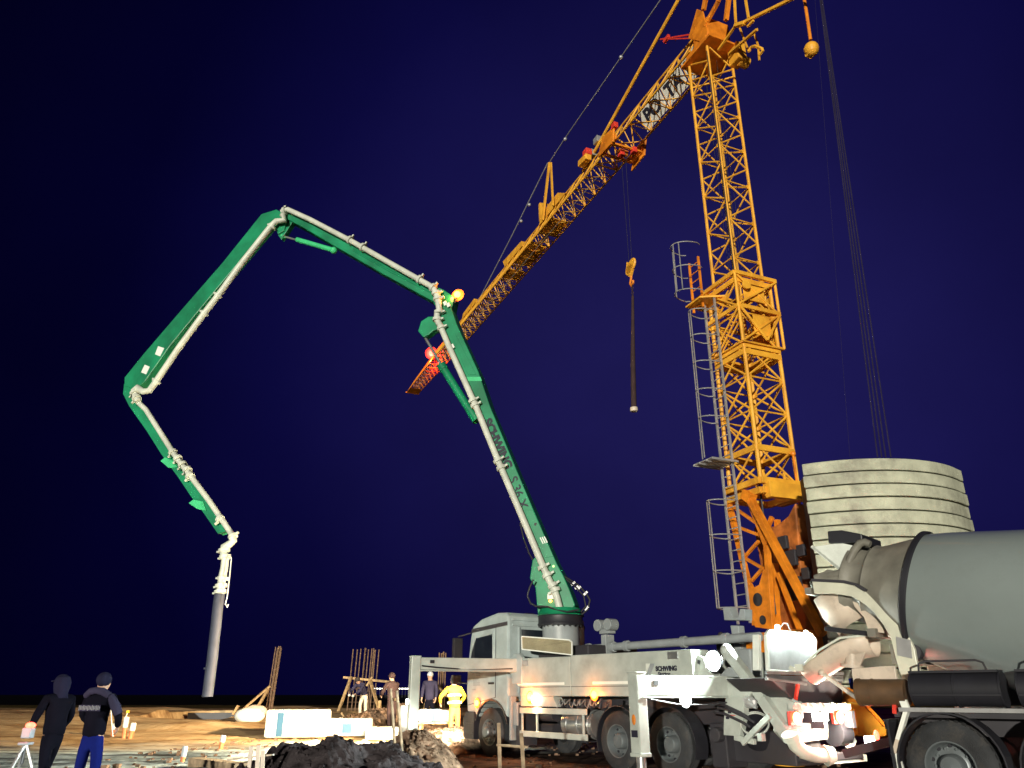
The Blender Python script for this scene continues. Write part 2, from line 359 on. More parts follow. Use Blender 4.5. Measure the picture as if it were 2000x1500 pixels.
def cab(parent, x0, paint='cabwhite', side=1):
    """x0: rear face of the cab; 1.8 m long, wheel centre at x0+.7"""
    X = lambda a: x0 + a
    arch = [(X(.7 + .70 * math.cos(R(a))), .53 + .70 * math.sin(R(a))) for a in range(155, 24, -13)]
    pts = [(X(0), 1.05)] + arch + [(X(1.45), .95), (X(1.80), .95), (X(1.86), 1.45), (X(1.84), 2.0), (X(1.70), 2.75), (X(1.62), 3.0), (X(1.2), 3.16), (X(.5), 3.26), (X(.12), 3.24), (X(.0), 3.15)]
    t = MB(); t.prism(pts, -1.22, 1.22); c = t.build('cab', paint, parent, bevel=.05)
    for s in (1, -1):
        y = s * 1.222
        g_ = MB(); g_.prism([(X(.64), 1.96), (X(.66), 2.76), (X(1.42), 2.70), (X(1.62), 2.35), (X(1.72), 1.96)], y, y + s * .012); g_.build('window', 'glass', c)
        f = MB(); fr = [(X(.61), 1.92), (X(.63), 2.80), (X(1.43), 2.74), (X(1.64), 2.38), (X(1.76), 1.92)]
        for a, b in zip(fr, fr[1:] + fr[:1]): f.bar((a[0], y, a[1]), (b[0], y, b[1]), .035, .05, up=(0, 1, 0))
        f.build('window_frame', paint, c)
        d = MB()
        for a, b in (((.52, 1.3), (.52, 2.95)), ((.52, 2.95), (1.62, 2.85)), ((.52, 1.3), (1.75, 1.12))): d.bar((X(a[0]), y, a[1]), (X(b[0]), y, b[1]), .014, .014, up=(0, 1, 0))
        d.build('door_seam', 'dark', c)
        h = MB(); h.box((X(.68), s * 1.25, 1.62), (.20, .04, .05)); h.build('door_handle', 'black', c)
        st = MB(); st.prism([(X(.02), 2.93), (X(.02), 3.02), (X(1.62), 2.94), (X(1.64), 2.84)], y, y + s * .015); st.build('roof_stripe', 'dark', c)
        m = MB(); m.box((X(2.02), s * 1.42, 2.32), (.12, .26, .82)); m.box((X(2.04), s * 1.42, 1.72), (.12, .24, .22))
        m.bar((X(1.7), s * 1.2, 2.85), (X(2.02), s * 1.42, 2.76), .035); m.bar((X(1.8), s * 1.2, 1.62), (X(2.02), s * 1.42, 1.66), .035)
        m.build('mirror', 'black', c, bevel=.03)
        # wheel arch lip and steps
        a = MB(); ar = [Vector((X(.7 + .72 * math.cos(R(q))), s * 1.06, .53 + .72 * math.sin(R(q)))) for q in range(200, -11, -12)]
        for p, q in zip(ar, ar[1:]): a.bar(p, q, .36, .035, up=(0, 1, 0) if False else (0, 0, 1))
        a.build('wheel_arch', 'black', c)
        b = MB(); b.box((X(1.62), s * 1.05, .66), (.42, .42, .62)); b.box((X(1.62), s * 1.262, .72), (.36, .02, .04)); b.box((X(1.62), s * 1.262, .50), (.36, .02, .04)); b.build('step', 'black', c, bevel=.02)
    wsd = MB(); wsd.bar((X(1.835), 0, 2.03), (X(1.695), 0, 2.72), 2.1, .02, up=(1, 0, .2)); wsd.build('windscreen', 'glass', c)
    gr = MB()
    for k in range(5): gr.box((X(1.88), 0, 1.1 + k * .14), (.03, 1.7, .06))
    gr.build('grille', 'black', c)
    bp = MB(); bp.box((X(1.84), 0, .62), (.30, 2.44, .52)); bp.build('bumper', 'black', c, bevel=.04)
    for s in (1, -1):
        h = MB(); h.box((X(2.0), s * .98, .66), (.03, .34, .2)); h.build('headlight', 'l_white', c)
    rv = MB(); rv.bar((X(1.63), -1.1, 3.0), (X(1.63), 1.1, 3.0), .25, .03); rv.build('sun_visor', 'black', c)
    rw = MB(); rw.box((X(-.008), .45, 2.72), (.012, .75, .26)); rw.build('rear_window', 'glass', c)
    for z in (3.02, 2.88): pass
    rb = MB()
    for z in (2.95, 3.08): rb.bar((X(-.02), -1.1, z), (X(-.02), 1.1, z), .03, .05)
    rb.bar((X(-.02), .9, 1.4), (X(-.02), .9, 2.9), .03, .04); rb.build('rear_rib', paint, c)
    return c
def arch_fender(parent, x, y0, y1, r=.64, a0=200, a1=-20, th=.02, m='black', name='mudguard'):
    t = MB(); P = [(x + r * math.cos(R(a)), .53 + r * math.sin(R(a))) for a in range(a0, a1 - 1, -11)]
    Q = [(x + (r - th) * math.cos(R(a)), .53 + (r - th) * math.sin(R(a))) for a in range(a0, a1 - 1, -11)]
    t.prism(P + Q[::-1], y0, y1); return t.build(name, m, parent)
def extr(t, pts, vec):
    k = len(pts); v = [Vector(p) for p in pts] + [Vector(p) + Vector(vec) for p in pts]
    return t.add(v, [tuple(range(k)), tuple(range(2 * k - 1, k - 1, -1))] + [(i, i + k, (i + 1) % k + k, (i + 1) % k) for i in range(k)])
def clamp(t, a, b, r, w=.09):
    a = Vector(a); b = Vector(b); d = (b - a).normalized()
    t.tube(a - d * w / 2, a + d * w / 2, r, n=14); u = d.cross(Vector((0, 1, 0))).normalized()
    t.bar(a + u * r * .8, a + u * (r + .07), w * .8, .05)

# ================================================================== CONCRETE PUMP TRUCK
P = thing('concrete_pump_truck', 'white concrete pump truck with a tall folded green boom, white outriggers spread', 'pump truck', PUMP)
ppt = PUMP.at
cab(P, 5.15)
t = MB()
for s in (1, -1): t.box((2.0, s * .40, .98), (9.4, .09, .26))
for x in (-2.2, -.8, .8, 2.6, 4.2, 6.0): t.box((x, 0, .98), (.12, .8, .18))
for x in (0, 1.38, 5.85): t.tube((x, -1.0, .53), (x, 1.0, .53), .09); t.ball((x, 0, .53), .24)
t.box((3.2, 0, .72), (1.0, .7, .5)); t.box((1.0, -.2, 1.2), (3.2, 1.4, .16))
t.build('chassis', 'dark', P)
for x in (0.0, 1.36):
    for s in (1, -1): wheel(P, x, s * 1.10, s, dish=True)
for s in (1, -1): wheel(P, 5.85, s * 1.12, s, dish=False)
for s in (1, -1):
    for x in (0.0, 1.36): arch_fender(P, x, s * .92, s * 1.24)
for s in (1, -1): light('SPOT', (7.2, s * .98, .70), 900, (1, .90, .66), P, .08, (13, s * 1 + 3.4, .1), 130, .7, 'headlight_glow')
# long side lockers
for s in (1, -1):
    for x0, x1 in ((-.72, 2.74), (2.77, 4.60)):
        t = MB(); t.prism([(x0, 1.33), (x1, 1.33), (x1, 2.15), (x0, 2.13)], s * .78, s * 1.25); o = t.build('deck_panel', 'white', P, bevel=.015)
        q = MB(); q.box(((x0 + x1) / 2, s * 1.2515, 1.52), (x1 - x0, .006, .012)); q.build('panel_groove', 'dark', o)
        q = MB(); q.box(((x0 + x1) / 2 + .15, s * 1.256, 1.585), (min(1.75, x1 - x0 - .1) , .008, .055)); q.build('reflective_strip', 'tape', o)
        q = MB(); q.box((x1 - .18 if x1 > 3 else x0 + .45, s * 1.258, 2.04), (.26, .03, .13)); q.build('locker_latch', 'steel', o, bevel=.01)
    t = MB(); t.prism([(3.25, 1.12), (3.4, 1.325), (4.6, 1.325), (4.6, 1.12)], s * 1.0, s * 1.235); t.build('skirt', 'white', P)
    t = MB()
    for z in (1.03, .55): t.box((3.45, s * 1.24, z), (2.36, .035, .12))
    for x in (4.58, 4.02, 2.42): t.box((x, s * 1.21, .79), (.05, .04, .56))
    t.build('side_guard', 'white', P, bevel=.008)
    t = MB(); t.tube((2.35, s * .80, .78), (3.35, s * .80, .78), .28, n=20)
    for x in (2.5, 2.85, 3.2): t.tube((x - .03, s * .80, .78), (x + .03, s * .80, .78), .29, n=20)
    t.build('fuel_tank', 'steel', P, smooth=True)
    t = MB(); t.tube((3.75, s * .85, .62), (4.3, s * .85, .62), .15); t.tube((3.75, s * .85, .95), (4.3, s * .85, .95), .15); t.box((4.78, s * .95, .72), (.2, .45, .85)); t.build('air_tank', 'dark', P, smooth=True)
    t = MB(); t.box((5.02, s * 1.17, .86), (.08, .16, .95)); t.box((4.86, s * 1.10, .95), (.16, .22, .5)); t.build('access_step', 'grey', P, bevel=.02)
t = MB()
for k in range(26):
    x = 1.7 + k * .12 + random.random() * .05; a = (x, 1.0 + random.random() * .12, 1.24 + random.random() * .06)
    if k % 3 == 0: t.path([a, (x + .1, 1.12, 1.12), (x + .25, 1.1, 1.10), (x + .4, 1.05, 1.22)], .018, 6)
    elif k % 3 == 1: t.box((x, 1.08, 1.17), (.09, .1, .1))
    else: t.tube(a, (x, 1.14, 1.1), .03)
t.box((2.2, .95, 1.2), (1.1, .3, .14)); t.build('valve_block', 'dark', P)
t = MB()
for k in range(9): t.path([(1.9 + k * .17, 1.16, 1.27), (1.95 + k * .17, 1.2, 1.2 - .05 * (k % 3)), (2.05 + k * .17, 1.18, 1.16), (2.1 + k * .17, 1.12, 1.27)], .014, 6)
t.build('hydraulic_hose', 'steel', P, smooth=True)
# lettering on the rear locker
a = ppt(1301, 1306, 1.262); text('SCHWING', .115, plane_mat(a, (-1, 0, 0), (0, 0, 1)), 'ink', P, bold=.006)
a = ppt(1297, 1317, 1.262); text('Stetter', .11, plane_mat(a, (-1, 0, 0), (0, 0, 1)), 'ink', P, bold=.004)
t = MB(); t.prism([ppt(1271, 1296, 1.25), ppt(1279, 1296, 1.25), ppt(1271, 1319, 1.25), ppt(1263, 1319, 1.25)][::1], 1.251, 1.262); t.build('logo_bar', 'grey', P)
t = MB(); t.prism([ppt(1262, 1296, 1.25), ppt(1269, 1296, 1.25), ppt(1268, 1302, 1.25), ppt(1262, 1317, 1.25)], 1.251, 1.262); t.build('logo_bar', 'wrap', P)
# door lettering (illegible rows in the photograph: ruled lines)
t = MB()
for (x0, x1, y_) in ((923, 927, 1316), (929, 938, 1315), (930, 938, 1319), (924, 935, 1326), (924, 932, 1330), (924, 938, 1334), (924, 938, 1338), (923, 929, 1347)):
    a = ppt(x0, y_, 1.222); b = ppt(x1, y_, 1.222); t.box(((a.x + b.x) / 2, 1.226, a.z), (abs(a.x - b.x), .006, .026))
t.build('door_lettering', 'grey', P)
# side lamps
for px, py, y in ((931, 1373, 1.27), (1034, 1362, 1.27), (1160, 1357, 1.27)):
    p = ppt(px, py, y); big = px == 1034
    t = MB(); t.ball(p, .075 if not big else .085, 8, (1, .5, 1)); o = t.build('marker_lamp', 'l_amber', P, smooth=True)
    q = MB(); q.box(p - Vector((0, .05, 0)), (.18, .03, .12)); q.build('lamp_housing', 'black', o)
    q = MB(); q.lathe([(.001, -.03), (.10, -.03), (.135 if big else .12, -.01), (.10, -.035)], p, (0, 1, 0), 20); q.build('halo_disc', 'l_halo', o, smooth=True)  # glowing disc added to imitate the halo round the bulb
    light('POINT', p + Vector((0, .16, 0)), 16 if not big else 38, (1, .26, .04), o, .05)
p = ppt(1046, 1366, 1.27); t = MB(); t.box(p, (.22, .05, .12)); o = t.build('side_work_lamp', 'l_white', P); light('SPOT', p + Vector((0, .06, -.05)), 60, (1, .75, .45), o, .05, p + Vector((-.3, 1, -2)), 150)
p = ppt(1142, 1355, 1.22); t = MB(); t.box(p, (.2, .05, .07)); t.build('side_work_lamp', 'l_white', P)
t = MB(); t.box((6.35, -.3, 3.30), (.12, .3, .16)); o = t.build('roof_work_lamp', 'dark', P, bevel=.02); t = MB(); t.box((6.42, -.28, 3.30), (.03, .24, .12)); t.build('lamp_lens', 'l_white', o)
PI_ = PUMP.M.inverted()
light('SPOT', (6.55, -.2, 3.34), 16000, (1, .70, .38), o, .12, PI_ @ Vector((-13, 28, -.5)), 62, .5, 'roof_lamp_glow')
light('SPOT', (6.55, -.2, 3.34), 15000, (1, .78, .48), o, .12, PI_ @ Vector((-4.6, 26.5, -.5)), 64, .6, 'roof_lamp_glow')
# platform, pedestal, turret
t = MB(); t.lathe([(.45, 2.1), (.45, 2.93)], (4.63, 0, 0), n=36); t.build('pedestal', 'grey', P, smooth=True)
t = MB(); t.lathe([(.40, 2.92), (.56, 2.93), (.57, 2.97), (.55, 3.0), (.55, 3.15), (.57, 3.17), (.40, 3.18)], (4.63, 0, 0), n=40)
for k in range(24): t.tube((4.63 + .53 * math.cos(k * .2618), .53 * math.sin(k * .2618), 2.90), (4.63 + .53 * math.cos(k * .2618), .53 * math.sin(k * .2618), 2.93), .02, n=6)
t.build('slewing_ring', 'black', P, smooth=True)
t = MB(); t.box((3.6, -.1, 2.25), (1.5, 1.5, .3)); t.box((4.3, -.2, 2.1), (1.2, 1.4, .4)); t.build('deck_tank', 'dark', P, bevel=.03)
t = MB(); a = [ppt(1019, 1243, 1.2), ppt(1112, 1250, .9), ppt(1117, 1254, .9), ppt(1117, 1279, .9), ppt(1020, 1268, 1.2)]; extr(t, a, (0, -.03, 0)); o = t.build('chequer_plate', 'gold', P)
t = MB()
for i in range(5): t.bar(a[i], a[(i + 1) % 5], .025)
t.build('plate_rim', 'tape', o)
t = MB(); t.tube((3.9, 0, 2.36), (-1.3, 0, 2.36), .085)
for x in (3.6, 2.75, 2.3, .6, -.5): t.tube((x - .05, 0, 2.36), (x + .05, 0, 2.36), .115)
t.build('delivery_pipe', 'grey', P, smooth=True)
t = MB(); t.box((2.92, 0, 2.38), (.16, .26, .5))
for s in (1, -1): t.tube((2.92 + s * .17, -.1, 2.84), (2.92 + s * .17, .16, 2.84), .13, n=18)
t.box((2.92, 0, 2.70), (.34, .2, .1)); t.build('boom_rest', 'grey', P, smooth=True, bevel=.01)
t = MB()
for x in (-.3, .6, 1.6, 2.5, 3.4): t.bar((x, -1.1, 2.12), (x, -1.1, 3.0), .035)
t.bar((-.3, -1.1, 2.55), (3.4, -1.1, 2.55), .03); t.build('deck_rail', 'grey', P) if False else None
# rear boom support: fork on a tall post
t = MB(); x = -1.0; yy = -.6
q = [PUMP.at(*p, yy) for p in ((1432, 1222), (1448, 1222), (1452, 1262), (1456, 1300), (1441, 1300), (1438, 1262))]; t.prism(q, yy - .09, yy + .09)
q = [PUMP.at(*p, yy) for p in ((1422, 1244), (1460, 1240), (1460, 1246), (1422, 1250))]; t.prism(q, yy - .15, yy + .15)
for pg in (((1419, 1187), (1430, 1186), (1438, 1206), (1450, 1206), (1452, 1190), (1462, 1190), (1462, 1212), (1422, 1212)),): t.prism([PUMP.at(*p, yy) for p in pg], yy - .12, yy + .12)
t.prism([PUMP.at(*p, yy) for p in ((1441, 1300), (1456, 1300), (1458, 1360), (1443, 1360))], yy - .09, yy + .09)
t.build('boom_support', 'grey', P, bevel=.012)
t = MB(); t.box(PUMP.at(1465, 1295, -.2), (.3, .3, .5)); t.build('control_box', 'grey', P, bevel=.03)
t = MB(); t.box(PUMP.at(1420, 1262, -.9), (.34, .3, .4)); t.ball(PUMP.at(1408, 1240, -.9), .06); t.build('water_pump_box', 'dark', P, bevel=.03)

# outriggers (near side extended, far side too)
def outrigger(a, b, zc, h, w, legtop, collar, sgn, nm='outrigger'):
    a = Vector(a); b = Vector(b)
    t = MB(); t.bar((a.x, a.y, zc), (b.x, b.y, zc), w, h, w2=w * .95, h2=h * .95); d = (b - a).normalized()
    t.bar((a.x, a.y, zc - h / 2 - .012), (b.x, b.y, zc - h / 2 - .012), w * 1.15, .024)
    o = t.build(nm, 'white', P, bevel=.012)
    q = MB(); q.box((b.x, b.y, (legtop + collar) / 2), (.21, .21, legtop - collar), rz=math.atan2(d.y, d.x)); q.box((b.x, b.y, collar), (.24, .24, .06), rz=math.atan2(d.y, d.x)); q.box((b.x, b.y, legtop), (.23, .23, .03), rz=math.atan2(d.y, d.x))
    q.build('outrigger_leg', 'white', o, bevel=.014)
    q = MB(); q.tube((b.x, b.y, collar), (b.x, b.y, .1), .075, n=16); q.build('leg_ram', 'steel', o, smooth=True)
    q = MB(); q.lathe([(.001, .03), (.26, .03), (.26, .07), (.12, .14), (.08, .18), (.001, .18)], (b.x, b.y, 0)); q.build('foot', 'dark', o, smooth=True)
    for f_ in (.86, .8) if sgn > 0 else (.9,):
        n_ = Vector((-d.y, d.x, 0)); 
        for s in (1, -1):
            e = MB(); c0 = a.lerp(b, f_) + n_ * s * (w / 2 - .004); c0.z = zc + .04
            c1 = a.lerp(b, f_) + n_ * s * (w / 2 + .004); c1.z = zc + .04
            e.bar(c0, c1, .10 if f_ > .82 else .03, .07); 
            if f_ > .82: e.build('lifting_hole', 'black', o)
    return o
o = outrigger((4.70, 1.05, 0), (5.32, 3.63, 0), 2.01, .27, .18, 2.16, .42, 1)
t = MB(); t.path([Vector((5.25, 3.55, 1.96)) + Vector((-.1, 0, 0)), (5.10, 3.2, 1.93), (5.0, 2.6, 1.90), (4.85, 2.0, 1.90), (4.7, 1.4, 1.92)], .018, 6); t.build('hose', 'black', o, smooth=True)
o = outrigger((-1.25, .85, 0), (-1.25, 3.14, 0), 1.50, .33, .22, 1.69, .50, 1)
t = MB(); t.path([(-1.36, 3.0, 1.30), (-1.37, 2.4, 1.22), (-1.37, 1.6, 1.20), (-1.3, 1.0, 1.25)], .016, 6); t.build('hose', 'dark', o, smooth=True)
t = MB(); c0 = Vector((-1.25, 3.252, 1.0)); t.ball(c0, .06, 8, (.7, .3, 1.3)); t.build('leg_lamp', 'orange', o)
t = MB(); t.box((-1.25, 3.25, .80), (.13, .012, .1)); t.build('warning_label', 'ink', o)
outrigger((4.70, -1.05, 0), (5.32, -3.0, 0), 2.01, .27, .18, 2.16, .42, -1)
# bracket with bright metal at the inner end of the front outrigger
t = MB(); t.prism([ppt(q[0], q[1], 1.3) for q in ((1003, 1276), (1013, 1276), (1018, 1284), (1018, 1336), (1000, 1336), (1000, 1320), (996, 1315), (985, 1300))], 1.18, 1.30); t.build('pivot_bracket', 'cabwhite', P, bevel=.015)
# knee lamp on the front leg, throwing light on the pit
ll = MB(); c0 = Vector((5.46, 3.66, 1.22)); ll.box(c0, (.05, .14, .10)); o = ll.build('leg_work_lamp', 'l_white', P)
light('POINT', Vector((5.10, 3.82, .85)), 14, (.95, 1, .85), o, .05)  # point light without a lens, added to whiten the outrigger leg
light('SPOT', c0 + Vector((.08, .0, 0)), 5500, (1, .86, .58), o, .08, c0 + Vector((6, 2.2, -1.0)), 155, .5)
c0 = Vector((5.46, 3.50, 1.22))
# rear frame
t = MB(); t.prism([ppt(*q, 1.1) for q in ((1350, 1322), (1354, 1287), (1362, 1279), (1372, 1283), (1380, 1305), (1395, 1322), (1462, 1326), (1469, 1352), (1462, 1361), (1392, 1362), (1384, 1352), (1352, 1352))], .86, 1.1); t.build('rear_frame', 'white', P, bevel=.012)
t = MB(); t.prism([ppt(*q, 1.105) for q in ((1363, 1288), (1368, 1290), (1367, 1298), (1362, 1296))], 1.10, 1.112); t.build('lifting_eye', 'black', P)
t = MB(); t.prism([ppt(*q, 1.105) for q in ((1404, 1321), (1420, 1303), (1428, 1303), (1441, 1322))], .8, 1.09); t.build('gusset', 'grey', P)
t = MB(); t.prism([ppt(*q, 1.12) for q in ((1417, 1360), (1454, 1360), (1452, 1395), (1444, 1438), (1413, 1436), (1413, 1412))], .98, 1.12); o = t.build('warning_plate', 'white', P, bevel=.01)
t = MB()
for q in ((1423, 1385, 1437, 1386.5), (1421, 1396, 1436, 1397.5)):
    a = ppt(q[0], q[1], 1.125); b = ppt(q[2], q[3], 1.125); t.bar(a, b, .01, .01, up=(0, 1, 0))
t.build('label_line', 'red', o)
for q in ((1425, 1391), (1421, 1402)): t = MB(); t.box(ppt(q[0], q[1], 1.125), (.07, .008, .04)); t.build('warning_sticker', 'ink', o)
t = MB()
a = ppt(1419, 1270, 1.0); b = ppt(1492, 1365, 1.0); c = ppt(1538, 1436, 1.0)
t.bar(a, b, .16, .17, up=(0, 1, 0)); t.bar(b, c, .17, .20, up=(0, 1, 0), w2=.2, h2=.13); t.ball(a, .11); t.prism([ppt(*q, 1.0) for q in ((1470, 1335), (1482, 1328), (1545, 1372), (1545, 1420), (1530, 1420), (1500, 1372))], .7, .95)
t.build('hopper_strut', 'white', P, bevel=.012)
t = MB(); t.bar(ppt(1504, 1398, 1.15), ppt(1450, 1452, 1.15), .07, .09); t.box(ppt(1487, 1440, 1.15), (.1, .1, .12)); t.bar(ppt(1436, 1440, 1.1), ppt(1475, 1449, 1.1), .08, .09); t.build('lower_strut', 'white', P, bevel=.01)
t = MB(); a = ppt(1474, 1412, 1.0); t.lathe([(.21, 0), (.225, 0), (.225, -.4), (.001, -.4), (.001, -.38), (.205, -.38)], a, (-.35, .6, .62), 28); t.build('waste_drum', 'black', P, smooth=True)
t = MB(); t.lathe([(.21, .0), (.235, .0), (.235, -.03), (.21, -.03)], a, (-.35, .6, .62), 28, closed=True); t.build('drum_rim', 'wrap', P, smooth=True)
t = MB(); t.ball(ppt(1465, 1372, 1.05), .12, 8, (1.2, .6, .8)); t.bar(ppt(1452, 1365, 1.1), ppt(1478, 1382, 1.1), .05); t.bar(ppt(1447, 1362, 1.1), ppt(1465, 1364, 1.1), .03); t.build('clamp_lever', 'galv', P, smooth=False)
t = MB(); t.box((-1.6, .45, .55), (1.5, .7, .5)); t.box((-1.9, 0, .42), (1.3, 1.5, .12)); t.tube((-1.0, .9, .72), (-1.0, 1.15, .72), .12); t.box((-.95, .75, .55), (.35, .5, .7)); t.build('pump_housing', 'dark', P, bevel=.02)
t = MB()
for z, x in ((1.22, -1.0), (1.15, -1.1), (1.08, -1.0)): t.path([(x, 1.1, z), (x - .3, 1.18, z - .02), (x - .6, 1.12, z - .14), (x - .75, 1.1, z - .22)], .025, 8)
t.build('rear_hose', 'dark', P, smooth=True)
light('SPOT', ppt(1521, 1228, .3) + Vector((.25, .2, .15)), 6000, (.86, 1, .93), P, .06, PUMP.M.inverted() @ Vector((-5.5, 13, 0)), 70, .8, 'cover_lamp_glow')
t = MB(); t.prism([ppt(*q, .95) for q in ((1460, 1324), (1502, 1322), (1512, 1338), (1560, 1376), (1562, 1404), (1532, 1402), (1500, 1366), (1466, 1350))], .84, .90); t.build('hopper_side_plate', 'cabwhite', P, bevel=.012)
# hopper
rx = lambda px, py, x=-2.5: PUMP.atx(px, py, x)
t = MB(); top = [rx(1502, 1324), rx(1645, 1324), rx(1646, 1373), rx(1556, 1373)]; extr(t, top, (.9, 0, 0)); o = t.build('hopper', 'dark', P, bevel=.02)
t = MB()
for py, w_ in ((1314, .05), (1321, .03), (1326, .045)): t.bar(rx(1496, py), rx(1646, py + 2), w_)
t.bar(rx(1500, 1325, -2.53), rx(1556, 1334, -2.56), .03); t.bar(rx(1556, 1334, -2.56), rx(1575, 1337, -2.56), .03)
t.build('hopper_rim', 'steel', o)
t = MB(); t.bar(rx(1558, 1336, -2.54), rx(1554, 1367, -2.54), .045); t.build('grate_handle', 'red', o)
t = MB(); pg = [rx(*q, -2.0) for q in ((1496, 1240), (1503, 1232), (1583, 1240), (1591, 1250), (1589, 1300), (1560, 1316), (1500, 1310))]; extr(t, pg, (.03, 0, 0)); o = t.build('splash_cover', 'galv', P)
q = MB()
for i in range(len(pg)): q.bar(pg[i], pg[(i + 1) % len(pg)], .06)
q.bar(pg[0] + Vector((.1, .12, 0)), pg[-1] + Vector((.1, .16, 0)), .13, .08); q.build('cover_frame', 'wrap', o, bevel=.01)
for q in ((1519, 1231), (1575, 1242)):
    p = rx(*q, -2.0) + Vector((0, 0, .05)); t = MB(); t.ball(p, .06, 8, (.6, 1, .8)); o = t.build('cover_lamp', 'l_white', P)
    light('POINT', p + Vector((-.14, 0, -.06)), 45, (.85, 1, .95), o, .04)
t = MB(); t.path([rx(1524, 1226, -1.9), rx(1530, 1217, -1.9), rx(1538, 1218, -1.9), rx(1545, 1236, -1.9)], .012, 6); t.build('lamp_cable', 'galv', P)
t = MB(); t.bar(rx(1544, 1379, -2.6), rx(1657, 1381, -2.6), .1, .10); t.bar(rx(1556, 1388, -2.6), rx(1650, 1388, -2.6), .06, .05)
for q in range(9): t.box(rx(1552 + q * 12, 1376 + (q % 2) * 5, -2.66), (.05, .05, .05))
t.build('rear_bumper', 'white', P)
t = MB(); pg = [rx(*q, -2.45) for q in ((1540, 1412), (1618, 1412), (1618, 1444), (1560, 1452), (1540, 1430))]; extr(t, pg, (.3, 0, 0)); t.build('swing_tube_housing', 'white', P, bevel=.02)
for q in ((1557, 1403), (1641, 1401)):
    p = rx(*q, -2.68); t = MB(); t.ball(p, .095, 10, (.4, 1, 1)); o = t.build('tail_lamp', 'l_tail', P, smooth=True); light('POINT', p + Vector((-.15, 0, -.06)), 30, (1, .06, .05), o, .05)
    e = MB(); e.box(p + Vector((.07, 0, 0)), (.05, .22, .2)); e.build('lamp_housing', 'red', o)
t = MB(); t.box(rx(1602, 1400, -2.72), (.015, .40, .12)); t.build('number_plate', 'l_white', P)  # plate glows with the lamp material instead of being lit
t = MB(); t.path([rx(*q, -2.55) for q in ((1546, 1438), (1553, 1455), (1568, 1468), (1590, 1475), (1612, 1476))], .11, 16); t.path([rx(1612, 1476, -2.55), rx(1628, 1474, -2.62)], [.16, .12], 16)
t.tube(rx(1543, 1432, -2.55), rx(1548, 1443, -2.55), .145, n=16); t.build('discharge_elbow', 'pipe', P, smooth=True)
t = MB(); t.lathe([(.001, 0), (.2, 0), (.2, .3), (.001, .3)], rx(1648, 1432, -2.4), (0, 1, 0)); t.build('agitator_motor', 'black', P, smooth=True)
t = MB(); p = rx(1667, 1441, -2.45); t.bar(rx(1650, 1478, -2.5), rx(1668, 1443, -2.5), .05, .1); t.bar(rx(1612, 1486, -2.5), rx(1690, 1480, -2.5), .06, .10); t.build('tow_bracket', 'wrap', P)
# strong work lamps at the rear corner
for q, y, e, r in (((1394, 1291), 1.30, 110, .17), ((1340, 1366), 1.75, 90, .13)):
    p = ppt(*q, y); t = MB(); t.ball(p, r, 12, (1, .55, 1)); o = t.build('work_lamp', 'l_white', P, smooth=True)
    k_ = MB(); k_.lathe([(r * 1.02, .02), (r * 1.1, 0), (r * .6, -.14), (.001, -.15)], p, (0, 1, 0)); k_.build('lamp_housing', 'black', o, smooth=True)
    light('SPOT', p + Vector((-.05, .26, 0)), e * 4, (.88, 1, .93), o, .06, p + Vector((-1.2, 1.6, -.4)), 165, .4)

# ---------------- boom
TB = PUMP.M.inverted() @ BOOM.M
def bp(px, py, y=0.): return BOOM.at(px, py, y)
def sect(name, px, y0, y1, m='green', bev=.02, par=P): t = MB(TB); t.prism([bp(*q) for q in px], y0, y1); return t.build(name, m, par, bevel=bev)
sect('turret', [(1044, 1096), (1050, 1090), (1058, 1108), (1072, 1135), (1088, 1160), (1120, 1180), (1132, 1192), (1135, 1203), (1055, 1203), (1053, 1186), (1050, 1150), (1039, 1132)], -.38, .20)
t = MB(); t.lathe([(.001, 3.17), (.54, 3.17), (.56, 3.2), (.5, 3.34), (.001, 3.36)], (4.63, 0, 0), n=36); t.build('turret_base', 'green', P, smooth=True)
b1 = sect('boom_section', [(1128, 1184), (1118, 1196), (1098, 1190), (1082, 1150), (1072, 1128), (1020, 1010), (976, 905), (930, 800), (880, 690), (855, 634), (866, 606), (884, 600), (898, 640), (940, 732), (963, 800), (1005, 900), (1042, 988), (1092, 1103), (1104, 1125), (1116, 1152)], -.24, .24)
b2 = sect('boom_section', [(892, 586), (884, 622), (868, 626), (850, 594), (754, 541), (664, 489), (598, 450), (560, 430), (552, 416), (568, 419), (606, 437), (690, 478), (753, 510), (845, 560), (872, 572)], -.20, .20)
b3 = sect('boom_section', [(516, 423), (545, 414), (556, 420), (566, 430), (560, 455), (548, 462), (537, 440), (452, 541), (340, 677), (290, 748), (270, 764), (250, 757), (250, 741), (288, 694), (360, 610), (440, 518)], -.17, .17)
b4 = sect('boom_section', [(248, 752), (268, 758), (273, 786), (300, 822), (321, 851), (343, 887), (372, 925), (405, 970), (432, 1012), (446, 1040), (431, 1044), (402, 1002), (378, 971), (354, 935), (321, 890), (292, 844), (258, 796), (246, 772)], -.14, .14, bev=.015)
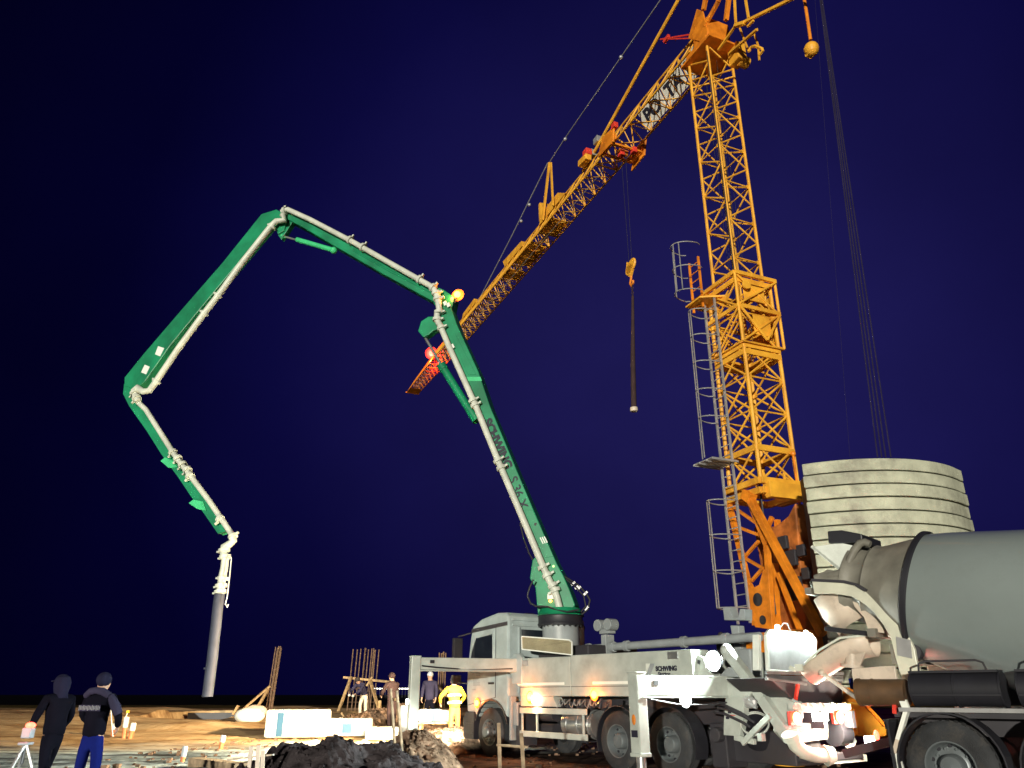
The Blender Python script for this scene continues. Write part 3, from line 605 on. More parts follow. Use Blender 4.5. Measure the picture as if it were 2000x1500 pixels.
# doubler plates, bands, details of section 1
for q, m in ((((915, 742), (944, 742), (947, 750), (919, 750)), 'greenlt'),):
    t = MB(TB); t.prism([bp(*a) for a in q], .238, .246); t.build('light_band', m, b1)
for q in (((1004, 900), (985, 905), (1021, 990), (1041, 986)), ((1046, 1000), (1030, 1000), (1070, 1092), (1086, 1090)), ((885, 655), (896, 660), (936, 738), (920, 738))):
    t = MB(TB); t.prism([bp(*a) for a in q], .238, .252); t.build('doubler_plate', 'green', b1, bevel=.006)
for q in ((1058, 1056), (1062, 1055), (1066, 1054)):
    t = MB(TB); a = bp(q[0] - 3, q[1] - 6, .25); b = bp(q[0] + 3, q[1] + 6, .25); t.bar(a, b, .03, .012, up=(0, 1, 0)); t.build('stripe_sticker', 'tape', b1)
t = MB(TB); t.tube(bp(1046, 1024, .24), bp(1046, 1024, .26), .04); t.build('pin_hole', 'black', b1)
def btext(s, c0, c1, size, bold=0.):
    a = bp(*c0, .252); b = bp(*c1, .252); d = (b - a).normalized(); up = Vector((0, 1, 0)).cross(d) * -1
    x = TB.to_3x3() @ d; z = TB.to_3x3() @ Vector((-d.z, 0, d.x)); 
    n_ = x.cross(z)
    if n_.dot(TB.to_3x3() @ Vector((0, 1, 0))) < 0: z = -z
    return text(s, size, plane_mat(TB @ ((a + b) / 2), x, z), 'ink', b1, bold=bold)
btext('SCHWING', (957, 835), (986, 899), .34, .018)
btext('S 36 X', (1003, 940), (1020, 985), .34, .006)
# elbow lever, rams and links
lv = sect('elbow_lever', [(852, 622), (840, 622), (826, 631), (820, 650), (830, 662), (842, 656), (850, 649), (862, 646), (872, 640), (866, 622)], -.12, .14)
t = MB(TB); t.tube(bp(829, 657), bp(866, 720), .045); t.build('ram_rod', 'steel', P, smooth=True)
t = MB(TB); t.tube(bp(864, 716), bp(924, 812), .115, n=18); t.tube(bp(862, 713), bp(868, 723), .135, n=18); t.tube(bp(918, 800), bp(932, 822), .14, n=18); t.build('boom_ram', 'green', P, smooth=True)
t = MB(TB); t.tube(bp(552, 461), bp(584, 470), .035); t.build('ram_rod', 'steel', P, smooth=True)
t = MB(TB); t.tube(bp(580, 468), bp(652, 489), .085, n=16); t.ball(bp(652, 489), .12); t.ball(bp(553, 462), .11); t.build('boom_ram', 'greenlt', P, smooth=True)
sect('link_plate', [(572, 430), (576, 434), (562, 456), (552, 470), (546, 462), (560, 448)], -.1, .1, 'green', .008)
sect('elbow_plate', [(532, 426), (545, 418), (560, 424), (556, 450), (545, 452)], -.22, -.17, 'green', .008)
for q in (((321, 903), (330, 896), (352, 906), (352, 916), (336, 916)), ((376, 985), (385, 978), (404, 982), (410, 1000), (392, 996))): sect('hanger_bracket', q, -.18, .18, 'greenlt', .008)
# pipeline along the boom
def pipe(px, y, r=.085, m='pipe', n=14, cl=(), rc=.13, name='boom_pipe', jitter=0):
    t = MB(TB); pts = [bp(*q, y) for q in px]; t.path(pts, r, n); o = t.build(name, m, P, smooth=True)
    if cl:
        for a, b in cl:
            k_ = MB(TB); clamp(k_, bp(*a, y), bp(*b, y), rc); k_.build('pipe_clamp', m, o, smooth=True)
    return o
Y1 = .36
pipe([(1094, 1192), (1088, 1168), (1084, 1156), (1080, 1147), (1072, 1132), (1066, 1118), (1060, 1105), (1020, 1010), (975, 905), (928, 790), (880, 684), (858, 632)], Y1, .088,
     cl=(((1085, 1153), (1088, 1160)), ((1080, 1144), (1075, 1136)), ((1069, 1124), (1066, 1118)), ((1060, 1108), (1056, 1100)), ((979, 914), (975, 905)), ((973, 900), (970, 895)), ((928, 792), (925, 786)), ((924, 783), (921, 777)), ((862, 641), (860, 636))))
pipe([(858, 634), (853, 622), (854, 612), (858, 605), (856, 590), (852, 572)], Y1, .095, cl=(((857, 610), (857, 606)), ((855, 584), (854, 578)), ((852, 573), (851, 568)), ((854, 624), (854, 620))), rc=.14)
pipe([(853, 574), (846, 562), (838, 557), (753, 509), (690, 473), (606, 429), (562, 409), (550, 414)], Y1, .088, cl=(((846, 562), (843, 560)), ((709, 483), (702, 479)), ((684, 469), (678, 466)), ((820, 546), (816, 544)), ((556, 412), (552, 413))), rc=.14)
pipe([(552, 420), (556, 430), (540, 432), (531, 440), (472, 514), (427, 576), (399, 612), (349, 680), (303, 748), (292, 763), (280, 765), (268, 757), (262, 762), (265, 775), (270, 784)], Y1, .105, cl=(((531, 443), (527, 448)), ((426, 577), (423, 581)), ((399, 612), (396, 616)), ((306, 745), (303, 749)), ((263, 768), (266, 774)), ((267, 778), (270, 782))), rc=.15)
pipe([(270, 786), (285, 800), (328, 868), (346, 896), (365, 920), (410, 980), (453, 1044)], .26, .085, cl=(((338, 884), (341, 888)), ((348, 896), (351, 900)), ((357, 908), (360, 912)), ((366, 918), (369, 922)), ((371, 930), (374, 934)), ((430, 1014), (433, 1018)), ((455, 1048), (452, 1042))), rc=.14)
pipe([(453, 1046), (456, 1056), (448, 1063), (438, 1068), (437, 1080), (440, 1093), (438, 1110), (434, 1128), (431, 1150), (429, 1160)], .26, .11, cl=(((438, 1075), (438, 1080)), ((440, 1088), (440, 1093)), ((436, 1130), (435, 1135)), ((432, 1144), (432, 1148)), ((430, 1156), (430, 1160))), rc=.17, name='end_elbow')
pipe([(429, 1160), (426, 1181), (421, 1229), (415, 1283), (409, 1330), (405, 1361)], .26, .145, 'hose', 18, name='end_hose', cl=(((412, 1306), (411, 1312)),), rc=.145)
t = MB(TB); t.path([bp(452, 1090, .4), bp(448, 1130, .42), bp(444, 1165, .42), bp(440, 1180, .4), bp(444, 1186, .4), bp(446, 1180, .4)], .016, 6); t.build('safety_sling', 'tape', P, smooth=True)
# loops of hydraulic hose round the turret, boom conduits
t = MB(TB); t.path([bp(*q, .5) for q in ((1042, 1132), (1034, 1148), (1030, 1164), (1036, 1178), (1047, 1184), (1070, 1185), (1088, 1192), (1108, 1195), (1130, 1191))], .022, 8); t.build('boom_hose', 'black', P, smooth=True)
t = MB(TB); t.path([bp(*q, .1) for q in ((1095, 1122), (1112, 1132), (1128, 1142), (1144, 1158), (1152, 1172), (1148, 1190), (1136, 1200))], .028, 8); t.build('boom_hose', 'black', P, smooth=True)
t = MB(TB); t.path([bp(*q, .2) for q in ((1106, 1132), (1124, 1146), (1140, 1164), (1144, 1184), (1134, 1196))], .02, 8); t.build('boom_hose', 'black', P, smooth=True)
t = MB(TB); t.path([bp(*q, -.1) for q in ((1020, 1030), (1016, 1022), (1022, 1050), (1034, 1082), (1044, 1098))], .022, 8); t.build('boom_hose', 'black', P, smooth=True)
t = MB(TB)
for q in ((1120, 1140), (1127, 1147), (1131, 1149), (1144, 1159), (1146, 1188)): t.box(bp(*q, .1), (.12, .05, .05), ry=R(40))
t.build('hose_fitting', 'galv', P)
t = MB(TB)
for k in range(4): t.path([bp(870 - k, 586 - 4 * k, .21), bp(760, 530 - 4 * k, .21), bp(690, 490 - 3 * k, .21)], .014, 6)
t.build('boom_conduit', 'green', P)
t = MB(TB)
for q in ((870, 593), (876, 596), (884, 677)): t.box(bp(*q, .3), (.1, .06, .14), ry=R(25))
t.build('junction_box', 'tape', P)
p = TB @ bp(893, 575, .1); t = MB(); t.ball(p, .10, 10); o = t.build('boom_beacon', 'l_amber', P, smooth=True); light('POINT', p + Vector((0, .2, -.15)), 26, (1, .30, .05), o, .08)
q = MB(TB); q.lathe([(.001, -.1), (.15, -.1), (.20, -.05), (.16, -.12)], bp(893, 575, .1), (0, 1, 0), 24); q.build('beacon_halo', 'l_halo', o, smooth=True)  # added glowing disc stands in for the beacon's halo
t = MB(TB); t.bar(bp(893, 579, .1), bp(888, 592, .1), .03); t.build('beacon_bracket', 'dark', o)
p = TB @ bp(1081, 1106, .26); t = MB(); t.ball(p, .03); t.build('indicator_lamp', 'l_green', P)
p = TB @ bp(1075, 1174, .26); t = MB(); t.ball(p, .035); t.build('indicator_lamp', 'l_amber', P)
t = MB(TB); t.box(bp(1077, 1165, .25), (.2, .03, .12)); t.build('type_plate', 'tape', P)
t = MB(TB); t.prism([bp(*q) for q in ((290, 716), (300, 720), (293, 735), (283, 731))], .17, .18); t.prism([bp(*q) for q in ((316, 680), (328, 684), (320, 700), (310, 696))], .17, .18); t.build('type_plate', 'tape', b3)

# ================================================================== TOWER CRANE
K = thing('tower_crane', 'yellow self-erecting lattice tower crane with long jib, caged ladder and concrete ballast', 'tower crane', CRANE)
kp = CRANE.at
def lattice(t, c0, c1, n, cw, dw, faces=None, mode='Z', horiz=True):
    class TT:
        def bar(q, a, b, w): t.path([a, b], w * .56, 6)
    t0, T_ = t, TT()
    """c0,c1: lists of chord end points (bottom, top)"""
    c0 = [Vector(p) for p in c0]; c1 = [Vector(p) for p in c1]; k = len(c0)
    for a, b in zip(c0, c1): T_.bar(a, b, cw)
    for i in faces or range(k):
        j = (i + 1) % k
        for q in range(n):
            f0, f1 = q / n, (q + 1) / n
            a0, a1 = c0[i].lerp(c1[i], f0), c0[i].lerp(c1[i], f1); b0, b1 = c0[j].lerp(c1[j], f0), c0[j].lerp(c1[j], f1)
            fm = (f0 + f1) / 2; am = c0[i].lerp(c1[i], fm); bm_ = c0[j].lerp(c1[j], fm)
            if mode == 'Z':
                T_.bar(a0, bm_, dw); T_.bar(bm_, a1, dw)
            elif mode == 'X': T_.bar(a0, b1, dw); T_.bar(b0, a1, dw)
            elif mode == 'D': T_.bar(a0, b1, dw) if (q % 2 == 0) else T_.bar(b0, a1, dw)
            if horiz: T_.bar(a0, b0, dw * .8)
        if horiz: T_.bar(c1[i], c1[j], dw)
def sq(h, z): return [(h, h, z), (-h, h, z), (-h, -h, z), (h, -h, z)]
def gusset(t, h, zs, d=.12):
    for z in zs:
        for a, b in ((h, h), (-h, h), (-h, -h), (h, -h)):
            t.box((a, b * .9, z), (.02, d, d)); t.box((a * .9, b, z), (d, .02, d))
t = MB(); lattice(t, sq(.49, 10.5), sq(.49, 21.3), 8, .085, .048, mode='Z'); gusset(t, .49, [10.5 + 1.35 * i for i in range(9)])
t.bar((-.5, -.5, 20.3), (.5, .5, 20.3), .05); t.build('upper_mast', 'yellow', K)
t = MB(); lattice(t, sq(.61, 6.45), sq(.61, 12.3), 6, .10, .055, mode='X')
for z in (7.35, 10.3, 10.1, 12.35):
    for i in range(4):
        a, b = sq(.63, z)[i], sq(.63, z)[(i + 1) % 4]; t.bar(a, b, .07, .16)
gusset(t, .61, [6.45 + .975 * i for i in range(7)], .14)
t.build('lower_mast', 'yellow', K)
# telescoping collar with plates and platform
t = MB(); lattice(t, sq(.72, 10.35), sq(.72, 12.5), 2, .08, .06, mode='D')
t.box((-.70, .1, 11.95), (.02, .75, .5)); t.box((-.70, -.05, 10.95), (.02, .6, .6)); t.box((.0, -.74, 11.4), (.9, .02, 1.5))
for i in range(4):
    a, b = sq(.74, 12.5)[i], sq(.74, 12.5)[(i + 1) % 4]; t.bar(a, b, .1, .12); a, b = sq(.74, 11.45)[i], sq(.74, 11.45)[(i + 1) % 4]; t.bar(a, b, .06, .12)
t.bar((-.77, .7, 11.5), (-.77, -.7, 12.45), .06); t.bar((-.77, .7, 11.4), (-.77, -.1, 10.5), .06); t.bar((-.77, -.7, 11.4), (-.77, -.1, 10.5), .06); t.tube((-.8, .45, 12.1), (-.86, .45, 12.1), .14, n=16)
t.build('telescoping_collar', 'yellow', K, bevel=.01)
t = MB(); t.slab([(-.1, .62), (.95, .62), (.95, 1.25), (.25, 1.25)], 12.05, 12.10); t.slab([(.7, .1), (.95, .1), (.95, .65), (.7, .65)], 12.05, 12.1)
t.prism([(.0, 11.75), (.3, 12.05), (-.3, 12.05)], .62, .66); t.build('collar_platform', 'yellow', K)
t = MB(); lattice(t, sq(.15, 10.5), sq(.15, 21.2), 1, .012, .01, mode='D', horiz=False)
t.path([(-.2, .3, 3.2), (-.22, .32, 10), (-.24, .28, 21.2)], .028, 6); t.build('power_cable', 'black', K)
t = MB(); t.path([(-.5, .53, 7.0), (-.52, .55, 14), (-.5, .53, 21)], .018, 6); t.build('hoist_rope', 'black', K)
# folding foot of the mast, its orange paint carrying the amber lamp light
Z0 = 2.75
t = MB()
for y in (.61,):
    L_ = [(kp(1423, 980, y)), kp(1459, 1129, y), kp(1476, 1221, y)]; F_ = [kp(1463, 975, y), kp(1498, 1065, y), kp(1508, 1225, y)]
    for a, b in ((L_[0], L_[1]), (L_[1], L_[2]), (F_[0], F_[1]), (F_[1], F_[2])): t.bar(a, b, .13, .12)
    for a, b in (((1443, 1030), (1480, 1044)), ((1455, 1087), (1482, 1057)), ((1455, 1090), (1490, 1110)), ((1432, 990), (1478, 1022)), ((1468, 1135), (1490, 1110))): t.bar(kp(*a, y), kp(*b, y), .07)
t.build('mast_foot_truss', 'orange', K)
t = MB(); y = .62; t.prism([kp(*q, y) for q in ((1460, 1128), (1472, 1150), (1486, 1142), (1494, 1112), (1504, 1120), (1512, 1230), (1478, 1225), (1466, 1170))], y - .06, y + .06)
o = t.build('pivot_plate', 'orange', K, bevel=.01)
for q, r in (((1481, 1171), .16), ((1491, 1211), .11)):
    t = MB(); c0 = kp(*q, y + .05); t.tube(c0, c0 + Vector((0, .03, 0)), r, n=18); t.build('lightening_hole', 'black', o, smooth=True)
t = MB(); y = .75
t.bar(kp(1462, 968, y), kp(1607, 1240, y), .17, .17, up=(0, 1, 0)); t.bar(kp(1455, 965, y), kp(1470, 975, y), .25); t.build('erection_strut', 'orange', K, bevel=.01)
t = MB()
for a, b, w_, y in (((1503, 1070), (1530, 1235), .22, -.3), ((1512, 1100), (1516, 1235), .16, 0), ((1520, 1120), (1566, 1240), .10, .3), ((1497, 1035), (1508, 1010), .10, -.4), ((1536, 1020), (1540, 1060), .14, -.6), ((1518, 1015), (1520, 1050), .12, -.5)):
    t.bar(kp(*a, y), kp(*b, y), w_)
t.build('erection_link', 'orange', K)
t = MB(); y = -.55
t.prism([kp(*q, y) for q in ((1492, 1032), (1535, 1030), (1560, 1010), (1573, 985), (1598, 1240), (1530, 1240))], y - .6, y + .35)
o = t.build('winch_housing', 'crane_dark', K, bevel=.03)
t = MB()
for q, d in (((1546, 1090), .35), ((1552, 1150), .5), ((1530, 1060), .3), ((1565, 1075), .25), ((1575, 1120), .25)): t.box(kp(*q, .1) , (d, .1, d * 1.1))
t.build('winch_gear', 'dark', o, bevel=.02)
t = MB()
for z, r in ((6.45, .68), (6.2, .66)):
    for i in range(4): t.bar(sq(r, z)[i], sq(r, z)[(i + 1) % 4], .13, .17)
t.box((-.75, -.3, 6.2), (.2, 1.7, .4)); t.box((-.2, -.9, 6.3), (1.3, .2, .35))
for q in ((.7, .3), (-.6, .5), (-.6, -.2)): t.box((q[0], q[1], 6.62), (.06, .06, .28))
t.build('mast_base_collar', 'yellow', K, bevel=.012)
t = MB(); t.path([kp(1549, 885, -.5), kp(1562, 985, -.5)], .03, 8); t.ball(kp(1549, 886, -.5), .07); t.build('limit_rod', 'orange', K)
# slewing platform and chassis
t = MB(); t.slab([(1.1, 1.1), (1.1, -1.1), (-3.6, -1.3), (-3.6, 1.3)], 1.15, 1.5); t.slab([(.9, .9), (.9, -.9), (-1.4, -.9), (-1.4, .9)], 1.5, 2.75); t.build('slewing_platform', 'orange', K, bevel=.03)
t = MB(); t.lathe([(.001, .8), (.95, .8), (1.0, .86), (1.0, 1.1), (.9, 1.15), (.001, 1.15)], (0, 0, 0), n=40); t.build('slewing_bearing', 'dark', K, smooth=True)
for a in (45, 135, 225, 315):
    d = Vector((math.cos(R(a)), math.sin(R(a)), 0)); t = MB(); t.bar(d * .3 + Vector((0, 0, .65)), d * 3.1 + Vector((0, 0, .55)), .28, .34, w2=.2, h2=.22); t.tube(d * 3.0 + Vector((0, 0, .08)), d * 3.0 + Vector((0, 0, .75)), .07); t.lathe([(.001, .04), (.3, .04), (.3, .09), (.1, .12), (.001, .12)], d * 3.0)
    t.build('outrigger_arm', 'yellow', K, bevel=.015)
# ladder with safety cage
def ladder(x0, x1, y, z0, z1, m, nm='ladder'):
    t = MB(); 
    for x in (x0, x1): t.bar((x, y, z0), (x, y, z1), .045, .06)
    z = z0 + .14
    while z < z1: t.tube((x0, y, z), (x1, y, z), .016, n=6); z += .28
    return t.build(nm, m, K)
lx0, lx1, ly = .10, .56, .86
lad = ladder(lx0, lx1, ly, 3.0, 12.1, 'galv')
lad2 = ladder(.45, .9, 1.0, 11.9, 13.6, 'orange')
def hoop(x0, x1, y, z, r=.36, full=False, par=None):
    t = MB(); cx = (x0 + x1) / 2; w_ = (x1 - x0) / 2 + .08
    pts = [(x0 - .02, y, z)] + [(cx - w_ * math.cos(R(a)) , y + .12 + .62 * math.sin(R(a)), z) for a in range(0, 181, 15)] + [(x1 + .02, y, z)]
    t.path(pts, .017, 6); return t.build('cage_hoop', 'galv', par or lad, smooth=True)
for z in (3.35, 4.25, 5.15, 6.05, 8.35, 9.15, 9.98, 10.80, 11.6): hoop(lx0, lx1, ly, z)
for z in (12.35, 13.15, 13.95): hoop(.35, 1.0, 1.0, z, par=lad2)
for a in (65, 95):
    for z0, z1 in ((3.35, 6.05), (7.2, 11.6)):
        t = MB(); x = (lx0 + lx1) / 2 + .31 * math.cos(R(a)); y = ly + .12 + .62 * math.sin(R(a)); t.bar((x, y, z0), (x, y, z1), .012, .03); t.build('cage_bar', 'galv', lad)
for a in (40, 95, 120):
    t = MB(); x = .675 + .40 * math.cos(R(a)); y = 1.12 + .62 * math.sin(R(a)); t.bar((x, y, 12.35), (x, y, 13.95), .014, .03); t.build('cage_bar', 'galv', lad2)
t = MB(); t.slab([(-.05, .80), (.75, .80), (.75, 1.62), (-.05, 1.62)], 7.10, 7.13)
for x in (-.05, .2, .5, .75): t.bar((x, .78, 7.09), (x, 1.64, 7.09), .03, .05)
t.build('rest_platform', 'galv', lad)
# mast head, A-frame, struts
APEX = kp(1425, -190, 0)
t = MB()
for s in (.45, -.45):
    t.prism([kp(*q, s) for q in ((1362, 18), (1373, 22), (1383, 60), (1381, 84), (1345, 76))], s - .03, s + .03)
    t.bar(kp(1374, 20, s), kp(1384, -30, s * .8), .13); t.bar(kp(1376, 52, s), kp(1402, 5, s * .8), .12); t.bar(kp(1402, 5, s * .8), kp(1420, -60, s * .5), .12)
    t.bar(kp(1418, 40, s), kp(1428, -40, s * .5), .13)
t.bar(kp(1384, -30, s * .8), APEX, .12); t.bar(kp(1420, -60, s * .5), APEX, .11); t.bar(kp(1428, -40, s * .5), APEX, .11)
t.box((0, 0, 21.5), (1.1, 1.1, .35)); t.box((-.2, 0, 22.0), (.8, .9, .9)); t.slab([(.7, .7), (.7, -.7), (-.9, -.7), (-.9, .7)], 21.25, 21.33)
t.build('mast_head', 'orange', K, bevel=.012)
t = MB(); t.box((-.75, -.5, 21.0), (.5, .35, .7)); t.tube((-.75, -.9, 20.8), (-.75, -.5, 20.8), .2); t.build('trolley_motor', 'yellow', K, bevel=.03)
t = MB()
for s in (.28, -.28):
    t.bar(kp(1403, 98, s), kp(1437, 50, s), .07); t.bar(kp(1437, 50, s), kp(1455, 45, s), .16, .1); t.bar(kp(1440, 50, s), kp(1604, -30, s), .085); t.bar(kp(1600, -28, s), APEX, .03)
    t.bar(kp(1424, 105, s), kp(1478, 58, s), .07); t.bar(kp(1460, 52, s), kp(1472, 40, s), .06)
    t.bar(kp(1437, 45, s), APEX, .06); t.bar(kp(1462, 35, s), APEX, .06)
t.bar(kp(1440, 48, .28), kp(1440, 48, -.28), .08); t.bar(kp(1478, 58, .28), kp(1478, 58, -.28), .08); t.bar(kp(1500, 22, .28), kp(1500, 22, -.28), .06)
t.build('counter_strut', 'yellow', K)
t = MB()
for a, b in (((1445, 55), (1463, 102)), ((1473, 65), (1481, 90)), ((1481, 90), (1483, 118))): t.bar(kp(*a), kp(*b), .045)
t.path([kp(1463, 100), kp(1467, 92), kp(1475, 90), kp(1488, 95), kp(1490, 99), kp(1483, 108)], .05, 6); t.build('strut_hook', 'yellow', K)
t = MB(); t.path([kp(1568, -14), kp(1573, 10), kp(1579, 50), kp(1583, 78)], .045, 8); t.build('hanging_cable', 'orange', K)
t = MB(); t.ball(kp(1585, 96), .2, 10, (1, 1, 1.1)); t.box(kp(1582, 100), (.22, .22, .32)); t.build('cable_weight', 'yellow', K, bevel=.02)
t = MB(); t.bar(kp(1346, 68, .3), kp(1290, 77, .3), .05); t.bar(kp(1346, 75, .3), kp(1290, 77, .3), .04); t.box(kp(1302, 76, .3), (.3, .1, .16)); t.build('slew_indicator', 'red', K)
# jib (triangular lattice)
JW, JZ, JH = .52, 21.78, 1.12
def jibsec(x0, x1, n, m='yellow', w0=JW, w1=JW, h0=JH, h1=JH, cw=.075, dw=.042):
    t = MB(); c0 = [(x0, w0, JZ), (x0, -w0, JZ), (x0, 0, JZ + h0)]; c1 = [(x1, w1, JZ), (x1, -w1, JZ), (x1, 0, JZ + h1)]
    lattice(t, c0, c1, n, cw, dw, mode='Z', horiz=True); return t.build('jib_section', m, K)
js = jibsec(.35, 6.9, 5, cw=.085, dw=.05)
jibsec(6.95, 13.4, 7); jibsec(13.45, 19.6, 8); jibsec(19.65, 25.0, 7); jibsec(25.05, 30.2, 8, cw=.06, dw=.034); jibsec(30.25, 35.2, 8, 'orange', h1=.8, w1=.42, cw=.055, dw=.032)  # jib tip painted orange to carry the red lamp's light
t = MB(); t.slab([(35.15, .45), (35.15, -.45), (34.2, -.45), (34.2, .45)], JZ - .02, JZ + .01); t.bar((35.2, -.5, JZ), (35.2, .5, JZ), .08); t.build('jib_end_frame', 'orange', K)
t = MB()
for x0, x1 in ((13.6, 15.6), (11.2, 12.6), (16.2, 17.2)): t.slab([(x0, .50), (x1, .50), (x1, -.46), (x0, -.46)], JZ + .05, JZ + .08)
t.slab([(11.2, .1), (17.2, .1), (17.2, -.1), (11.2, -.1)], JZ + .045, JZ + .06); t.build('fold_floor', 'yellow', K)
for q in ([(10.4, 1.0), (11.2, 1.55), (12.9, 1.5), (13.3, 1.0)], [(17.6, 1.0), (17.9, 1.5), (15.4, 1.35), (15.3, 1.0)], [(22.0, 1.0), (22.3, 1.4), (24.2, 1.3), (24.4, 1.0)]):
    t = MB(); t.prism([(a, JZ + b) for a, b in q], -.11, .11); t.build('fold_mechanism', 'yellow', K, bevel=.01)
# letter board on the first jib bay
for i, (x0, x1, s) in enumerate(((3.05, 4.5, 'PO'), (1.75, 2.95, 'TA'), (.75, 1.62, 'IN'))):
    A0 = Vector((0, -JW * .93, JZ + .12)); A1 = Vector((0, -JW * .12, JZ + JH * .84)); u = (A1 - A0).normalized(); nn = Vector((1, 0, 0)).cross(u) * -1
    t = MB(); extr(t, [A0 + Vector((x0, 0, 0)), A0 + Vector((x1, 0, 0)), A1 + Vector((x1, 0, 0)), A1 + Vector((x0, 0, 0))], nn * .02); o = t.build('letter_board', 'sign', K)
    md = (A0 + A1) / 2 + Vector(((x0 + x1) / 2, 0, 0)); text(s, .74, plane_mat(md - nn * .012, (-1, 0, 0), u), 'ink', o, bold=.03); text(s, .74, plane_mat(md + nn * .032, (-1, 0, 0), u), 'ink', o, bold=.03)
# trolley and pendants
t = MB()
for x in (5.2, 6.1):
    for s in (.58, -.58): t.tube((x, s, JZ - .02), (x, s * 1.12, JZ - .02), .12, n=12)
t.box((5.65, .66, JZ), (1.1, .12, .28)); t.box((5.65, -.66, JZ), (1.1, .12, .28)); t.prism([(5.0, JZ + .35), (5.9, JZ + .5), (6.3, JZ - .2), (5.1, JZ - .3)], .70, .78); t.prism([(5.0, JZ + .3), (5.9, JZ + .2), (6.2, JZ - .5), (5.2, JZ - .4)], -.78, -.70)
t.box((5.3, 0, JZ - .22), (.14, 1.3, .08)); t.box((6.0, 0, JZ - .22), (.14, 1.3, .08)); t.tube((5.65, -.2, JZ - .2), (5.65, .2, JZ - .2), .14); t.build('trolley', 'orange', K, bevel=.02)
for q in ((5.0, .72, .4), (5.3, -.3, -.25), (6.2, -.74, .1), (5.6, .1, -.3)): t = MB(); t.box((q[0], q[1], JZ + q[2]), (.24, .2, .24)); t.build('trolley_guard', 'red', K, bevel=.02)
t = MB(); t.path([kp(1425, -190), kp(1325, 0), kp(1165, 290), kp(1138, 335)], .075, 8); t.build('jib_pendant', 'yellow', K)
t = MB(); t.path([kp(1425, -190), kp(1290, 0), kp(1105, 268), kp(1074, 316)], .028, 6); t.path([kp(1070, 318), kp(1000, 460), kp(928, 600)], .03, 6)
for q in ((1213, 112), (1104, 272), (1034, 400), (1018, 432)): t.ball(kp(*q), .09, 6)
t.build('jib_tie', 'galv', K)
t = MB()
for s in (.14, -.14): t.bar(kp(1073, 318, s), kp(1060, 430, s * 2), .10); t.bar(kp(1076, 318, s), kp(1080, 402, s * 2), .08)
t.bar(kp(1056, 398, 0), kp(1057, 432, 0), .16); t.bar(kp(1060, 398), kp(1080, 402), .08); t.build('queen_post', 'yellow', K)
t = MB(); t.box(kp(1168, 275), (.35, .3, .3)); t.box(kp(1158, 300), (.25, .3, .3)); t.build('pendant_joint', 'galv', K, bevel=.02)
t = MB(); t.bar(kp(1134, 322, .3), kp(1150, 305, .3), .3, .3); t.build('tension_ram', 'yellow', K, bevel=.04)
t = MB(); t.box(kp(1147, 299, .3), (.35, .3, .3)); t.build('ram_cap', 'red', K, bevel=.03)
t = MB(); t.path([(7, .1, JZ - .1), (20, .1, JZ - .14), (34, .1, JZ - .1)], .012, 5); t.build('trolley_rope', 'galv', K)
p = kp(843, 690, .4); t = MB(); t.ball(p, .20, 10); o = t.build('aviation_lamp', 'l_red', K, smooth=True); light('POINT', p + Vector((0, .1, -.5)), 420, (1, .05, .05), o, .1)
q = MB(); q.lathe([(.001, 0), (.32, 0), (.42, .1), (.33, -.02)], kp(843, 690, .2), (-.9, .4, -.3), 24); q.build('halo_disc', 'l_rhalo', o, smooth=True)  # red glowing disc imitates this lamp's halo
# hook block
hx = 5.61
zt, zh = JZ - .3, 16.25
for s in (.16, -.16):
    t = MB(); t.path([(hx + s, 0, zt), (hx + s * .6, 0, zh + .2)], .007, 5); t.build('hoist_line', 'dark', K)
t = MB(); t.lathe([(.001, -.05), (.2, -.05), (.24, 0), (.2, .05), (.001, .05)], (hx - .12, 0, zh + .1), (0, 1, 0), 16); t.lathe([(.001, -.05), (.2, -.05), (.24, 0), (.2, .05), (.001, .05)], (hx + .12, 0, zh - .05), (0, 1, 0), 16); t.prism([(hx - .25, zh), (hx + .2, zh + .35), (hx + .3, zh - .05), (hx + .05, zh - .4)], -.05, .05)
t.build('hook_block', 'yellow', K, bevel=.01)
t = MB(); t.path([(hx, 0, zh - .35), (hx + .05, 0, zh - .5), (hx + .12, 0, zh - .62), (hx + .04, 0, zh - .76), (hx - .08, 0, zh - .7), (hx - .1, 0, zh - .6)], .045, 8); t.build('hook', 'orange', K, smooth=True)
TR = CRANE.M @ Vector((hx, 0, zh - .7))
t = MB()
for k in range(5): t.lathe([(.045, -.02), (.065, 0), (.045, .02), (.025, 0)], TR + Vector((0, 0, -.08 - k * .1)), (1, (k % 2), 0), 10, closed=True)
t.path([TR + Vector((0, 0, -.5)), TR + Vector((-.05, 0, -1.4)), TR + Vector((-.14, .02, -3)), TR + Vector((-.22, 0, -4.9))], [.05, .06, .085, .10], 10)
o = t.build('lifting_sling', 'cloth_brown', None, smooth=True); tag(o, 'long brown lifting sling hanging from the crane hook against the night sky', 'sling')
t = MB(); t.lathe([(.001, -.1), (.12, -.1), (.14, -.05), (.13, .04), (.001, .06)], TR + Vector((-.22, 0, -4.95))); t.build('sling_weight', 'chute', o, smooth=True)
